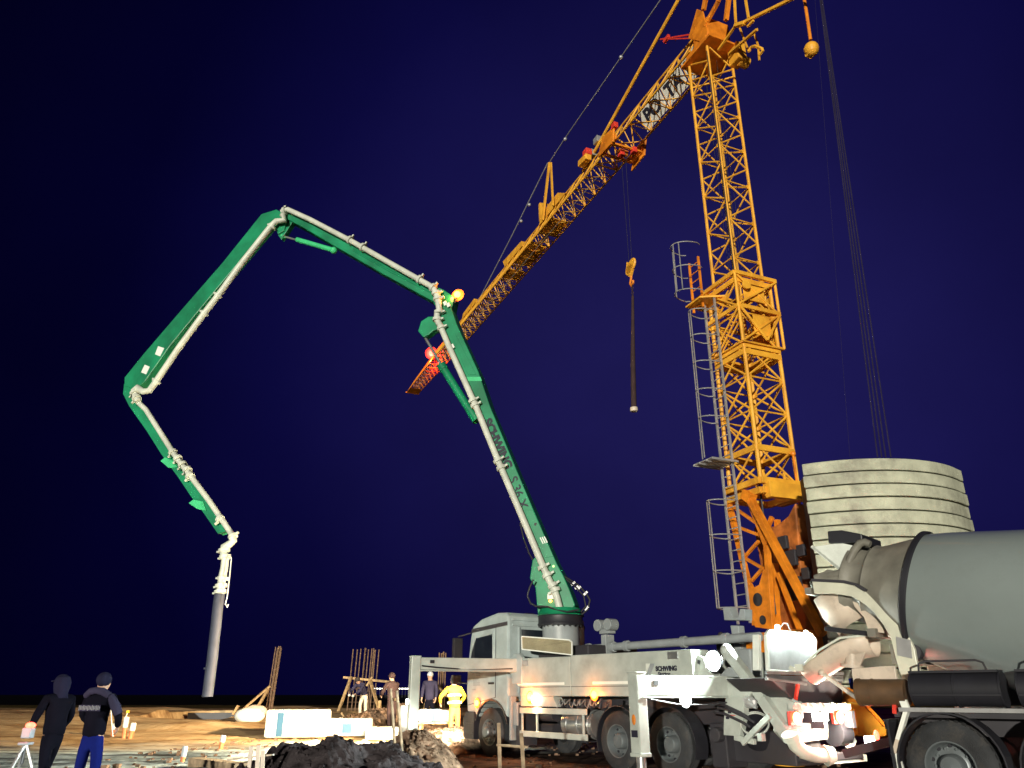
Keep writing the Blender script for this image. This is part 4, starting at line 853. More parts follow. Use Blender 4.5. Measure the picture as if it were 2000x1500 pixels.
# ballast: stacked curved slabs
CI = CRANE.M.inverted()
pts_f = [atY(1564, 907, 16.8), None, atY(1873, 918, 17.3)]
A_, B_, C_ = Vector((6.57, 16.85)), Vector((8.05, 16.36)), Vector((10.33, 17.25))
def circ(a, b, c):
    d = 2 * (a.x * (b.y - c.y) + b.x * (c.y - a.y) + c.x * (a.y - b.y))
    ux = ((a.length_squared) * (b.y - c.y) + b.length_squared * (c.y - a.y) + c.length_squared * (a.y - b.y)) / d
    uy = ((a.length_squared) * (c.x - b.x) + b.length_squared * (a.x - c.x) + c.length_squared * (b.x - a.x)) / d
    return Vector((ux, uy)), (a - Vector((ux, uy))).length
cc, rr = circ(A_, B_, C_)
a0 = math.atan2(A_.y - cc.y, A_.x - cc.x); a1 = math.atan2(C_.y - cc.y, C_.x - cc.x)
if a1 < a0: a1 += 2 * math.pi
front = [cc + Vector((math.cos(a0 + (a1 - a0) * i / 20), math.sin(a0 + (a1 - a0) * i / 20))) * rr for i in range(21)]
front += [Vector((10.47, 17.36)), Vector((10.56, 17.55)), Vector((10.62, 18.5)), Vector((7.35, 18.4))]
ztop, zst = 6.22, .292
for k in range(17):
    jt = Vector((random.uniform(-.012, .012), random.uniform(-.02, .02)))
    zz = ztop - k * zst; pts = [(CI @ Vector((p.x + jt.x, p.y + jt.y, 0))) for p in front]
    t = MB(); t.slab([(p.x, p.y) for p in pts][::-1], zz - zst + .028, zz); t.build('ballast_slab', 'concrete', K, bevel=.022)
    if k % 3 == 0:
        t = MB(); q = [(CI @ Vector((cc.x + (p.x - cc.x) * .8, cc.y + (p.y - cc.y) * .8, 0))) for p in front[3:18]]
t = MB(); t.slab([(p.x, p.y) for p in [(CI @ Vector((x, y, 0))) for x, y in ((6.9, 17.2), (10.2, 17.6), (10.2, 18.3), (7.0, 18.2))]], 1.2, ztop - .05); t.build('ballast_core', 'dark', K)
for px0, px1, y_ in ((1598, 1714, .25), (1604, 1722, .3), (1618, 1730, -.1), (1624, 1740, -.15)):
    t = MB(); t.path([kp(1598 + (px0 - 1598) * .15, -28, 0), kp(px1, 893, -.3)], .016, 5); t.build('back_stay_rope', 'rope', K)
t = MB(); t.path([kp(1590, -24, .2), kp(1660, 893, .2)], .004, 4); t.build('thin_rope', 'rope', K)
# the crane's yellow chassis step, lit by the reversing lamps
t = MB(); wp = lambda px, py, Y: CI @ atY(px, py, Y)
extr(t, [wp(1655, 1372, 15.2), wp(1690, 1372, 15.2), wp(1732, 1420, 15.2), wp(1732, 1438, 15.2), wp(1655, 1438, 15.2)], CI.to_3x3() @ Vector((0, .9, 0))); o = t.build('chassis_locker', 'yellow', K, bevel=.02)
t = MB(); t.bar(wp(1665, 1384, 15.12), wp(1675, 1436, 15.12), .09, .05); t.bar(wp(1690, 1376, 15.1), wp(1728, 1418, 15.1), .09, .05); t.bar(wp(1655, 1368, 15.1), wp(1720, 1372, 15.1), .08, .05); t.build('locker_rail', 'orange', o)

# ================================================================== MIXER TRUCK
X = thing('concrete_mixer_truck', 'grey-drummed concrete mixer truck backed up to the pump, cut off by the right edge', 'mixer truck', MIX)
mp = MIX.at
ax = Vector((math.cos(R(15)), 0, -math.sin(R(15)))); E0 = Vector((-1.28, 0, 3.0))
t = MB(); t.lathe([(1.12, 0)] and [(.90, 1.08), (.965, 1.4), (1.08, 2.1), (1.17, 2.62), (1.172, 2.66), (1.2, 3.3), (1.2, 4.0), (1.1, 4.8), (.8, 5.5), (.3, 5.75), (.001, 5.76)], E0, ax, 72); dr = t.build('drum', 'drum', X, smooth=True)
t = MB(); t.lathe([(1.165, 2.60), (1.182, 2.62), (1.182, 2.66), (1.17, 2.68)], E0, ax, 72); t.build('weld_band', 'drum', dr, smooth=True)
t = MB(); t.lathe([(.46, .02), (.52, .0), (.585, .02), (.585, .10), (.56, .14), (.57, .3), (.60, .34), (.63, .36), (.62, .42), (.645, .5), (.84, .98)], E0, ax, 64); t.build('drum_mouth', 'drumrear', X, smooth=True)
t = MB(); t.lathe([(.84, .97), (.90, 1.00), (.935, 1.02), (.935, 1.08), (.915, 1.10)], E0, ax, 72); t.build('roller_ring', 'black', X, smooth=True)
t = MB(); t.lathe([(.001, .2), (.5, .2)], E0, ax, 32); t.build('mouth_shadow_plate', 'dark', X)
for s in (.62, -.62):
    t = MB(); t.prism([mp(q[0], q[1], -.62) for q in ((1588, 1136), (1600, 1135), (1650, 1139), (1672, 1144), (1692, 1156), (1722, 1186), (1752, 1216), (1778, 1246), (1788, 1268), (1792, 1292), (1800, 1312), (1808, 1340), (1770, 1340), (1758, 1310), (1748, 1275), (1742, 1248), (1728, 1222), (1708, 1196), (1690, 1180), (1664, 1165), (1630, 1160), (1592, 1160))], s - .04, s + .04); o = t.build('drum_pedestal', 'mixwhite', X, bevel=.012)
    t = MB(); t.prism([mp(q[0], q[1], -.62) for q in ((1588, 1131), (1652, 1134), (1676, 1140), (1696, 1152), (1692, 1156), (1672, 1144), (1650, 1139), (1588, 1136))], s - .07, s + .07); t.build('pedestal_top', 'dark', o)
    if s < 0:
        t = MB(); t.prism([mp(q[0], q[1], -.67) for q in ((1750, 1243), (1778, 1250), (1782, 1286), (1753, 1280))], -.675, -.662); t.build('inspection_plate', 'galv', o)
for q in ((-1.75, 2.86, .1), (-.9, 2.2, .12), (-.55, 1.9, .26)): t = MB(); t.bar((q[0], -.6, q[1]), (q[0], .6, q[1]), q[2]); t.build('pedestal_crossbeam', 'drumrear', X)
for s in (.5, -.5):
    t = MB(); t.tube((-.42, s - .08, 1.93), (-.42, s + .08, 1.93), .14, n=18); t.build('drum_roller', 'dark', X, smooth=True)
t = MB(); t.path([mp(q[0], q[1], -.45) for q in ((1700, 1063), (1690, 1059), (1680, 1061), (1669, 1074), (1659, 1094), (1653, 1112), (1640, 1121), (1610, 1125), (1592, 1129))], [.05, .06, .06, .06, .06, .07, .07, .06, .05], 10); t.build('mouth_guard', 'drumrear', X, smooth=True)
t = MB(); t.path([Vector((-1.72, -.5, 3.0)), Vector((-1.78, -.3, 2.93)), Vector((-1.78, .3, 2.93)), Vector((-1.72, .5, 3.0))], [.03, .04, .04, .03], 8)
t.prism([mp(q[0], q[1], -.5) for q in ((1592, 1126), (1615, 1112), (1640, 1116), (1655, 1128), (1660, 1136), (1590, 1136))], -.5, .5); t.build('mouth_base', 'drumrear', X, bevel=.015)
t = MB()
P1 = [mp(q[0], q[1], -.35) for q in ((1583, 1069), (1641, 1060), (1668, 1066), (1662, 1080), (1650, 1108), (1641, 1116), (1620, 1098), (1597, 1078))]
P2 = [Vector((p.x, .35, p.z)) for p in P1]
extr(t, P1, (0, .04, 0)); extr(t, P2, (0, -.04, 0)); extr(t, [P1[0], P2[0], P2[5], P1[5]], (.03, 0, .03)); t.build('charging_funnel', 'wrap', X)
t = MB(); t.prism([mp(q[0], q[1], -.35) for q in ((1618, 1038), (1646, 1036), (1686, 1044), (1687, 1060), (1650, 1061), (1620, 1062))], -.4, .4); t.build('funnel_flap', 'black', X, bevel=.02)
# discharge chutes
t = MB(); t.path([mp(1640, 1160, -.1), mp(1652, 1190, -.1), mp(1675, 1222, -.1)], [.40, .36, .30], 20, arc=(math.pi * .9, math.pi * 2.1)); t.prism([mp(q[0], q[1], -.45) for q in ((1664, 1167), (1690, 1182), (1722, 1215), (1728, 1236), (1700, 1232), (1690, 1205), (1672, 1185))], -.48, -.42); t.build('upper_chute', 'chute', X, smooth=True, solid=.02)
t = MB(); t.bar(mp(1622, 1229, -.2), mp(1712, 1240, -.2), .5, .07); t.build('chute_gasket', 'black', X, bevel=.02)
t = MB(); t.path([mp(q[0], q[1], -.15) for q in ((1706, 1248), (1672, 1252), (1640, 1265), (1600, 1292), (1575, 1312))], [.24, .25, .25, .24, .22], 24, arc=(math.pi * .96, math.pi * 2.04)); o = t.build('discharge_chute', 'chute', X, smooth=True, solid=.02)
t = MB(); t.path([mp(q[0], q[1], -.40) for q in ((1572, 1296), (1600, 1270), (1640, 1246), (1700, 1240))], .018, 8); t.box(mp(1561, 1304, -.4), (.12, .05, .1)); t.box(mp(1548, 1306, -.4), (.1, .04, .06), ry=.5); t.build('chute_lip', 'pipe', o, smooth=True)
t = MB(); t.bar(mp(1605, 1314, -.4), mp(1683, 1370, -.6), .05, .05); t.ball(mp(1605, 1314, -.4), .05); t.build('chute_support_rod', 'chute', X)
t = MB(); t.tube(mp(1664, 1262, -.25), mp(1664, 1300, -.25), .10, n=14); t.tube(mp(1664, 1298, -.25), mp(1664, 1304, -.25), .16, n=14); t.prism([mp(q[0], q[1], -.3) for q in ((1672, 1262), (1700, 1256), (1680, 1302), (1668, 1302))], -.32, -.28); t.build('chute_swivel', 'chute', X, smooth=True)
t = MB(); t.prism([mp(q[0], q[1], -.8) for q in ((1666, 1306), (1750, 1300), (1756, 1336), (1670, 1336))], -.86, -.80); t.build('rear_panel', 'chute', X, bevel=.01)
t = MB(); t.prism([mp(q[0], q[1], -.8) for q in ((1646, 1325), (1668, 1322), (1668, 1350), (1650, 1345))], -.6, -.5); t.build('blue_cover', 'cloth_blue', X)
a, b = mp(1677, 1352, -1.05), mp(1772, 1353, -1.05); t = MB(); t.tube(a, b, .17, n=20)
t.tube(a, a + Vector((.04, 0, 0)), .18, n=20); t.tube(a + (b - a) * .3, a + (b - a) * .33, .178, n=20); t.build('stored_chute', 'rust', X, smooth=True)
t = MB(); t.bar(mp(1747, 1366, -1.1), mp(1748, 1394, -1.1), .05); t.build('marker_stick', 'red', X)
for x0, x1 in ((-.30, .74), (.93, 1.95), (2.1, 3.1)):
    t = MB(); t.tube((x0, -1.04, 1.43), (x1, -1.04, 1.43), .205, n=26)
    for f in (0, .5, 1): t.tube((x0 + (x1 - x0) * f - .012, -1.04, 1.43), (x0 + (x1 - x0) * f + .012, -1.04, 1.43), .218, n=26)
    t.box(((x0 + x1) / 2, -1.05, 1.64), (x1 - x0, .3, .03)); t.bar((x0, -1.25, 1.36), (x1, -1.25, 1.36), .02); o = t.build('stored_chute_section', 'black', X, smooth=True)
    t = MB(); t.path([(x0 + .12, -1.15, 1.64), (x0 + .14, -1.17, 1.74), (x0 + .22, -1.17, 1.77), (x1 - .22, -1.17, 1.77), (x1 - .14, -1.17, 1.74), (x1 - .12, -1.15, 1.64)], .014, 6); t.build('grab_rail', 'dark', o)
t = MB(); t.bar((-.48, -1.2, 1.185), (4.1, -1.2, 1.185), .12, .05); t.bar((-.48, 1.2, 1.185), (4.1, 1.2, 1.185), .12, .05); t.build('deck_edge', 'galv', X)
t = MB()
for s in (1, -1): t.box((1.75, s * .4, 1.0), (4.7, .09, .28)); t.box((1.75, s * .7, 1.12), (4.7, .8, .06))
for x in (-.2, 1.4, 3.0): t.box((x, 0, 1.0), (.12, .8, .2))
for x in (0, 1.38, 5.05): t.tube((x, -1, .53), (x, 1, .53), .09); t.ball((x, 0, .53), .24)
t.box((1.7, 0, 1.4), (2.6, 1.0, .3)); t.build('chassis', 'dark', X)
for x in (0.02, 1.40):
    for s in (1, -1): wheel(X, x, s * 1.10, s, dish=True)
for s in (1, -1): wheel(X, 5.05, s * 1.12, s, dish=False)
for s in (1, -1):
    arch_fender(X, .02, s * .92, s * 1.24, r=.63); arch_fender(X, 1.40, s * .92, s * 1.24, r=.63)
t = MB(); t.box((-.66, -1.06, .72), (.03, .36, .62)); t.box((-.7, 0, 1.0), (.06, 2.3, .12)); t.build('mud_flap', 'black', X)
t = MB()
for a, b in (((1772, 1385), (1755, 1444)), ((1748, 1470), (1760, 1510))): t.bar(mp(*a, -1.16), mp(*b, -1.16), .10, .05)
t.bar(mp(1764, 1368, -1.16), mp(1772, 1388, -1.16), .09, .05); t.build('reflector_bar', 'tape', X)
t = MB(); t.bar(mp(1755, 1444, -1.16), mp(1748, 1470, -1.16), .09, .05); t.build('rear_hinge', 'chute', X)
MI = MIX.M.inverted(); p = MI @ atY(1700, 1446, 13.2); t = MB(); t.box(p, (.1, .22, .12)); o = t.build('reversing_lamp', 'l_white', X); light('POINT', p + MI.to_3x3() @ Vector((-.1, .5, .25)), 260, (1, .92, .7), o, .06)
p = MI @ atY(1712, 1437, 13.0); t = MB(); t.ball(p, .06, 8, (.7, .7, 1.4)); o = t.build('rear_red_lamp', 'l_red', X, smooth=True); light('POINT', p + Vector((0, -.15, 0)), 20, (1, .06, .04), o, .04)
a, b = MI @ atY(1650, 1472, 13.0), MI @ atY(1748, 1446, 12.4); t = MB(); t.bar(a, b, .10, .12); t.build('underrun_bar', 'dark', X)
cab(X, 4.35)

# ================================================================== PEOPLE
def skinmesh(name, verts, edges, radii, m, parent, lev=1):
    me = bpy.data.meshes.new(name); me.from_pydata([tuple(v) for v in verts], edges, [])
    o = bpy.data.objects.new('tmp', me); C.objects.link(o)
    md = o.modifiers.new('S', 'SKIN'); md.use_smooth_shade = True
    for i, r in enumerate(radii):
        sv = me.skin_vertices[0].data[i]; r = r if isinstance(r, tuple) else (r, r); sv.radius = r; sv.use_root = (i == 0)
    ss = o.modifiers.new('U', 'SUBSURF'); ss.levels = lev; ss.render_levels = lev
    dg = bpy.context.evaluated_depsgraph_get(); nm = bpy.data.meshes.new_from_object(o.evaluated_get(dg))
    bpy.data.objects.remove(o); nm.materials.clear(); nm.materials.append(M[m]); nm.name = name
    for p in nm.polygons: p.use_smooth = True
    q = bpy.data.objects.new(name, nm); C.objects.link(q); q.parent = parent; return q
def person(label, x, y, rz, jacket, trousers, hat='hair', h=1.0, lean=0., legs=((.0, .0), (.0, .0)), arms=None, headturn=0., stripes=False, gloves=None, z=None, hatlab=None, shoulders=None):
    """local: +y is the way the person faces; legs: (thigh angle, knee bend) per side; arms: elbow and wrist offsets from the shoulder per side"""
    z = gh(x, y) if z is None else z
    Pn = thing('person', label, 'person', loc=(x, y, z), rz=rz)
    S = h
    def up(p):      # bend the trunk forward about the hips
        p = Vector(p); d = p - Vector((0, 0, .95)); c, s = math.cos(lean), math.sin(lean)
        return Vector((d.x, d.y * c + d.z * s, .95 - d.y * s + d.z * c)) * S
    v, e, r = [], [], []
    def add(p, rad, par=None, raw=False):
        v.append(Vector(p) * S if raw else up(p)); r.append(rad * S if not isinstance(rad, tuple) else tuple(a * S for a in rad))
        if par is not None: e.append((par, len(v) - 1))
        return len(v) - 1
    pel = add((0, 0, .95), (.15, .10)); wa = add((0, 0, 1.12), (.135, .10), pel); ch = add((0, 0, 1.33), (.16, .11), wa); nb = add((0, -.01, 1.47), (.075, .07), ch)
    nk = add((0, 0, 1.54), .055, nb); hd = add((0, .015, 1.62), (.075, .085), nk); ht = add((0, .01, 1.71), (.078, .09), hd); tp = add((0, 0, 1.765), (.05, .055), ht)
    ct, st = math.cos(headturn), math.sin(headturn)
    ns = add((.11 * st, .015 + .11 * ct, 1.645), .014, hd); cn = add((.075 * st, .015 + .075 * ct, 1.575), .028, hd)
    for s in (1, -1): add((s * .088 * ct, .015 - s * .088 * st, 1.645), .016, hd)
    arms = arms or (((.06, .02, -.28), (.05, .12, -.50)), ((.06, .02, -.28), (.05, .12, -.50)))
    am = []
    for s, (el, wr) in zip((1, -1), arms):
        sh = add((s * .19, 0, 1.44), .058, nb); p0 = v[sh] / S
        E_ = p0 + Vector((s * el[0], el[1], el[2])); W_ = p0 + Vector((s * wr[0], wr[1], wr[2]))
        ei = add(E_, .042, sh, True); wi = add(W_, .028, ei, True); am.append((p0, E_, W_))
        d = (W_ - E_).normalized(); sd = d.cross(Vector((s, 0, 0))); sd = sd.normalized() if sd.length > .1 else Vector((0, 1, 0))
        pm = add(W_ + d * .05, (.032, .022), wi, True)
        for k, L_ in enumerate((.075, .085, .08, .062)):
            b = W_ + d * .085 + sd * (.030 - .02 * k); f0 = add(b, .0095, pm, True); inw = Vector((-s, 0, 0))
            f1 = add(b + (d * .8 + inw * .45).normalized() * L_ * .55, .0085, f0, True); add(b + (d * .8 + inw * .45).normalized() * L_ * .55 + (d * .4 + inw).normalized() * L_ * .45, .007, f1, True)
        t0 = add(W_ + d * .035 + sd * .035, .011, pm, True); add(W_ + d * .075 + sd * .06, .009, t0, True)
    lg = []
    for s, (ta, kb) in zip((1, -1), legs):
        hp = add(Vector((s * .095, 0, .90)), .082, pel, True); hv = v[hp] / S
        kn = hv + Vector((s * .02, math.sin(ta) * .43, -math.cos(ta) * .43)); a2 = ta - kb
        an = kn + Vector((0, math.sin(a2) * .40, -math.cos(a2) * .40))
        ki = add(kn, .058, hp, True); ai = add(an, .038, ki, True); ba = add(an + Vector((0, .07, -.045)), .04, ai, True); add(an + Vector((0, .16, -.055)), .03, ba, True)
        lg.append((hv, kn, an))
    skinmesh('body', v, e, r, 'skin', Pn)
    V = [up((0, 0, .86)), up((0, 0, 1.0)), up((0, 0, 1.15)), up((0, -.005, 1.34)), up((0, -.01, 1.46)), up((0, 0, 1.53))]; Rr = [(.19, .14), (.19, .145), (.18, .14), (.21, .15), (.13, .11), (.075, .075)]; E2 = [(i, i + 1) for i in range(5)]
    for (p0, E_, W_) in am:
        n0 = len(V); V += [p0 * S, E_ * S, (E_.lerp(W_, .92)) * S]; Rr += [.085, .066, .048]; E2 += [(4, n0), (n0, n0 + 1), (n0 + 1, n0 + 2)]
    jk = skinmesh('jacket', V, E2, [tuple(a * S for a in q) if isinstance(q, tuple) else q * S for q in Rr], jacket, Pn)
    V = [Vector((0, 0, 1.02)) * S, Vector((0, 0, .94)) * S]; Rr = [(.15, .11), (.14, .11)]; E2 = [(0, 1)]
    for (a, b, c) in lg:
        n0 = len(V); V += [(a.lerp(b, .22)) * S, b * S, (b.lerp(c, .95)) * S]; Rr += [.095, .078, .062]; E2 += [(1, n0), (n0, n0 + 1), (n0 + 1, n0 + 2)]
    skinmesh('trousers', V, E2, [tuple(a * S for a in q) if isinstance(q, tuple) else q * S for q in Rr], trousers, Pn)
    for (a, b, c) in lg:
        skinmesh('boot', [c * S + Vector((0, 0, .05)), c * S + Vector((0, 0, -.03)), c * S + Vector((0, .08, -.06)), c * S + Vector((0, .19, -.065))], [(0, 1), (1, 2), (2, 3)], [.055, .055, .052, .04], 'black', Pn)
    t = MB(); c0 = up((0, -.005, 1.70)); t.ball(c0, .11 * S, 12, (.95, 1.08, 1.0 if hat != 'hair' else .98)); 
    if hat != 'hair': d = Vector((math.sin(headturn), math.cos(headturn), 0)); t.bar(c0 + d * .08 + Vector((0, 0, .01)), c0 + d * .17, .15, .015)
    t.build({'hair': 'hair', 'pvcgrey': 'helmet'}.get(hat, 'cap'), hat, Pn, smooth=True)
    for s in (1, -1):
        t = MB(); a = headturn + s * .35; t.ball(up((.098 * math.sin(a), .02 + .098 * math.cos(a), 1.655)), .011, 6); t.build('eye', 'black', Pn)
    if stripes:
        for zz, rw in ((1.02, .212), (1.22, .205)):
            t = MB(); pts = [up((rw * 1.02 * math.cos(a), rw * .78 * math.sin(a), zz)) for a in [2 * math.pi * i / 28 for i in range(28)]]; n = 28
            hi = [up((rw * 1.02 * math.cos(a), rw * .78 * math.sin(a), zz + .06)) for a in [2 * math.pi * i / 28 for i in range(28)]]
            t.add(pts + hi, [(i, (i + 1) % n, n + (i + 1) % n, n + i) for i in range(n)]); t.build('reflective_band', 'tape', jk, solid=.006)
    if gloves:
        for (p0, E_, W_) in am:
            t = MB(); d = (W_ - E_).normalized(); t.ball((W_ + d * .09) * S, .05, 8); t.build('glove', gloves, Pn, smooth=True)
    return Pn, up
def shade_hood(pp, up):  # dark hood put on to keep the head as dark as if unlit
    t = MB(); t.path([up((0, -.02, 1.44)), up((0, -.02, 1.52)), up((0, -.022, 1.60)), up((0, -.02, 1.68)), up((0, -.015, 1.75)), up((0, -.01, 1.80))], [.115, .10, .118, .126, .105, .02], 18); t.build('shade_hood', 'capdark', pp, smooth=True)
def faceaway(px, Y): return gX(px, Y)
x = gX(98, 13.0); pq, upq = person('person in dark clothes with a hood to shade the head striding left beside the tripod, back half turned', x, 13.0, R(62), 'cloth_black', 'cloth_black', 'capdark', .99, .08, ((.42, .12), (-.22, .35)), (((.10, .05, -.26), (.06, .20, -.46)), ((.10, .05, -.26), (.06, .18, -.44))), z=-.12)
shade_hood(pq, upq)
x = gX(176, 12.6); pp, up = person('person seen from behind in black jacket with back print and bright blue trousers', x, 12.6, R(-12), 'cloth_black', 'cloth_blue', 'capdark', 1.0, .02, ((.06, .10), (-.04, .12)), (((.13, .06, -.25), (.02, .22, -.42)), ((.13, .06, -.25), (.02, .20, -.40))), -.9, z=-.12)
t = MB(); t.box((-.02, -.170, 1.30), (.37, .006, .085))
t.build('print_ground', 'cloth_grey', pp)
t = MB()
for k in range(15): t.box((-.19 + k * .0245, -.1745, 1.30 + .004 * (k % 2)), (.010, .004, .07 - .012 * (k % 3)))
t.build('back_print', 'grey', pp)
t = MB(); t.path([(-.2, -.06, 1.47), (-.1, -.10, 1.53), (0, -.12, 1.545), (.1, -.10, 1.53), (.2, -.06, 1.47)], [.05, .055, .05, .055, .05], 10); t.path([(.2, -.04, 1.47), (.30, -.02, 1.33), (.34, .03, 1.22)], [.05, .07, .06], 10); t.build('grey_yoke', 'cloth_grey', pp, smooth=True)
x = gX(709, 33.0); person('stooping person in dark jacket and tan trousers with white gloves at the rebar cluster', x, 33.0, R(150), 'cloth_grey', 'chute', 'hair', .95, .75, ((.25, .35), (.05, .2)), (((.04, .22, -.22), (-.05, .42, -.36)), ((.04, .22, -.22), (-.08, .40, -.38))), gloves='tape')
x = gX(764, 29.0); person('tall person in dull brown clothes standing behind the wooden ladder', x, 29.0, R(40), 'cloth_brown', 'cloth_brown', 'cloth_brown', 1.08, .12, ((.1, .1), (-.1, .1)), (((.08, .12, -.24), (.0, .32, -.30)), ((.08, .12, -.24), (.0, .32, -.34))))
x = gX(838, 30.0); person('person with pale helmet and dark clothes just right of the front outrigger leg', x, 30.0, R(170), 'cloth_grey', 'cloth_black', 'pvcgrey', 1.08, .05, ((.0, .0), (.1, .1)))
x = gX(887, 26.0); person('person in yellow high visibility jacket with two reflective bands bending over the wrapped packs', x, 26.0, R(25), 'hivis', 'hiviso', 'cloth_grey', 1.06, .16, ((.05, .1), (-.05, .1)), (((.20, .10, -.22), (.12, .30, -.40)), ((.20, .10, -.22), (.12, .30, -.40))), stripes=True)

# ================================================================== SITE ITEMS
def gp(px, Y, dz=0.): x = gX(px, Y); return Vector((x, Y, gh(x, Y) + dz))
def zat(px, py, Y): return atY(px, py, Y)
def rebar(px, Y, ztop, bars, label, lean=0.):
    b = gp(px, Y); r0 = thing('rebar_column', label, 'rebar', loc=b, group='starter bars standing in the foundations')
    for i, (dx, dy) in enumerate(bars):
        t = MB(); k = 18; hh = ztop - b.z + random.uniform(-.05, .05)
        t.path([(dx + lean * j / k * hh, dy + random.uniform(-.004, .004), hh * j / k - .1) for j in range(k + 1)], [.024 if j % 2 else .030 for j in range(k + 1)], 6); t.build('steel_bar', 'rebar', r0)
    xs_ = [q[0] for q in bars]; ys_ = [q[1] for q in bars]
    for zz in [.15 + .28 * i for i in range(int((ztop - b.z) * .42 / .28))]:
        t = MB(); c = [(min(xs_) - .02, min(ys_) - .02), (max(xs_) + .02, min(ys_) - .02), (max(xs_) + .02, max(ys_) + .02), (min(xs_) - .02, max(ys_) + .02)]
        for i in range(4): t.bar((*c[i], zz), (*c[(i + 1) % 4], zz), .012)
        t.build('stirrup', 'rebar', r0)
    return r0
rebar(524, 38, 3.52, [(-.13, 0), (-.05, .05), (.02, -.04), (.08, .03), (.14, 0), (-.02, .22), (.07, .24)], 'tight upright bundle of rusty rebar propped by timber at the far left', .05)
rebar(703, 38, 3.45, [(-.60, 0), (-.42, .1), (-.24, 0), (-.06, .1), (.12, 0), (.27, .02), (.34, .1), (.44, 0), (.60, .05), (-.5, .5), (-.1, .5), (.3, .5)], 'wide cluster of tall rebar with a timber crossbar behind the white packs', .03)
rebar(860, 34, 3.1, [(-.12, 0), (-.04, .1), (.06, 0), (.14, .08), (0, .25)], 'narrow rebar bundle seen through the front outrigger frame', .0)
def timber(label, segs, m='wood', nm='timber_brace', cat='timber', group='timber props and stakes'):
    c = segs[0][0]; r0 = thing(nm, label, cat, loc=c, group=group)
    for a, b, w_ in segs: t = MB(); t.bar(Vector(a) - c, Vector(b) - c, w_, w_ * .6); t.build('board', m, r0)
    return r0
Z = zat
timber('pair of slanting timber props holding the left rebar bundle', [(Z(461, 1397, 37.2), Z(527, 1340, 38), .13), (Z(497, 1392, 37), Z(524, 1346, 38), .12), (Z(455, 1396, 37), Z(466, 1378, 37), .16), (Z(493, 1392, 37), Z(497, 1377, 37), .16)])
timber('timber A-frame with long crossbar in front of the wide rebar cluster', [(Z(671, 1323, 36.5), Z(763, 1332, 36.5), .15), (Z(686, 1322, 36.4), Z(656, 1402, 35.6), .12), (Z(722, 1326, 36.4), Z(747, 1408, 35.6), .12), (Z(727, 1322, 36.4), Z(716, 1340, 36.4), .12)])
timber('short square timber stake right of the A-frame', [(Z(743, 1404, 35), Z(742, 1368, 35), .13)])
timber('crossed timber props on the rebar bundle behind the outrigger frame', [(Z(834, 1390, 33), Z(858, 1338, 33.6), .10), (Z(853, 1337, 33.6), Z(873, 1360, 33.2), .10), (Z(829, 1386, 33), Z(831, 1373, 33), .09)])
timber('low profile board on two stakes just left of the front outrigger leg', [(Z(785, 1382, 31), Z(806, 1382, 31), .08), (Z(793, 1392, 31), Z(794, 1368, 31), .09), (Z(781, 1391, 30.5), Z(798, 1390, 30.5), .07)])
timber('pale tilted timber leaning on the soil near the rebar cluster', [(Z(667, 1392, 33), Z(672, 1400, 33), .12)])
# wooden ladder standing on the soil heap
r0 = thing('wooden_ladder', 'narrow wooden ladder with few rungs standing on top of the brown soil mound', 'ladder', loc=Z(778, 1460, 14.3)); c0 = r0.location.copy()
for a, b in (((771, 1452), (763, 1346)), ((786, 1472), (775, 1350))): t = MB(); t.bar(Z(*a, 14.3) - c0, Z(*b, 14.6) - c0, .035, .045); t.build('rail', 'woodgrey', r0)
for y_ in (1366,): t = MB(); t.bar(Z(765, y_, 14.6) - c0, Z(777, y_, 14.6) - c0, .05, .04); t.build('rung', 'wood', r0)
timber('batter board on two stakes in front of the pump truck front wheel', [(Z(977, 1520, 13), Z(974, 1412, 13), .055), (Z(1024, 1525, 12.6), Z(1018, 1432, 12.6), .055), (Z(971, 1455, 12.9), Z(1030, 1459, 12.6), .05)], 'woodgrey', 'batter_board')
timber('profile boards on three stakes at the bottom edge left of the dark soil heap', [(Z(486, 1510, 13.5), Z(491, 1458, 13.5), .06), (Z(502, 1510, 13.2), Z(505, 1456, 13.2), .06), (Z(512, 1512, 13), Z(514, 1466, 13), .055), (Z(444, 1484, 13.8), Z(534, 1474, 13.3), .04)], 'chute', 'batter_board')
timber('flat weathered plank lying on the frosty ground by the orange pipe stubs', [(Z(380, 1488, 17.6), Z(470, 1500, 16.4), .28)], 'woodgrey', 'plank')
timber('long plank edging the sandy trench in the middle distance', [(Z(200, 1427, 30.5), Z(345, 1420, 33), .16)], 'wood', 'plank')
# wrapped packs
def pack(px, Y, w_, h, d, label, rz=0., z=None, band=None, band2=None):
    b = gp(px, Y); b.z = b.z if z is None else z
    r0 = thing('wrapped_pack', label, 'wrapped pack', loc=b, rz=rz, group='plastic wrapped insulation packs')
    t = MB(); n = 10
    t.box((0, 0, h / 2), (w_, d, h)); o = t.build('wrapping', 'wrap', r0, bevel=.07)
    if band: t = MB(); t.box((band * w_, -d / 2 - .004, h * .47), (.20, .02, h * .86)); t.box((band * w_, 0, h + .003), (.20, d * .9, .012)); t.build('printed_band', 'blue', r0)
    if band2: t = MB(); t.box((band2 * w_, -d / 2 - .004, h * .45), (w_ * .22, .02, h * .55)); t.build('printed_panel', 'blue', r0)
    for k in range(2): t = MB(); t.box(((k - .5) * w_ * .5, 0, h + .002), (.03, d * 1.01, .008)); t.build('strap', 'tape', r0)
    return r0
pack(584, 27.5, 1.95, .82, 1.2, 'largest plastic wrapped pack with a dark blue band, left of the others', .12, band=-.26)
pack(680, 28.0, 1.45, .52, 1.1, 'low wrapped pack with a blue printed panel below the rebar cluster', -.05, band2=.08)
pack(748, 27.0, 1.0, .36, 1.1, 'small blank wrapped pack right of the blue printed one', .08)
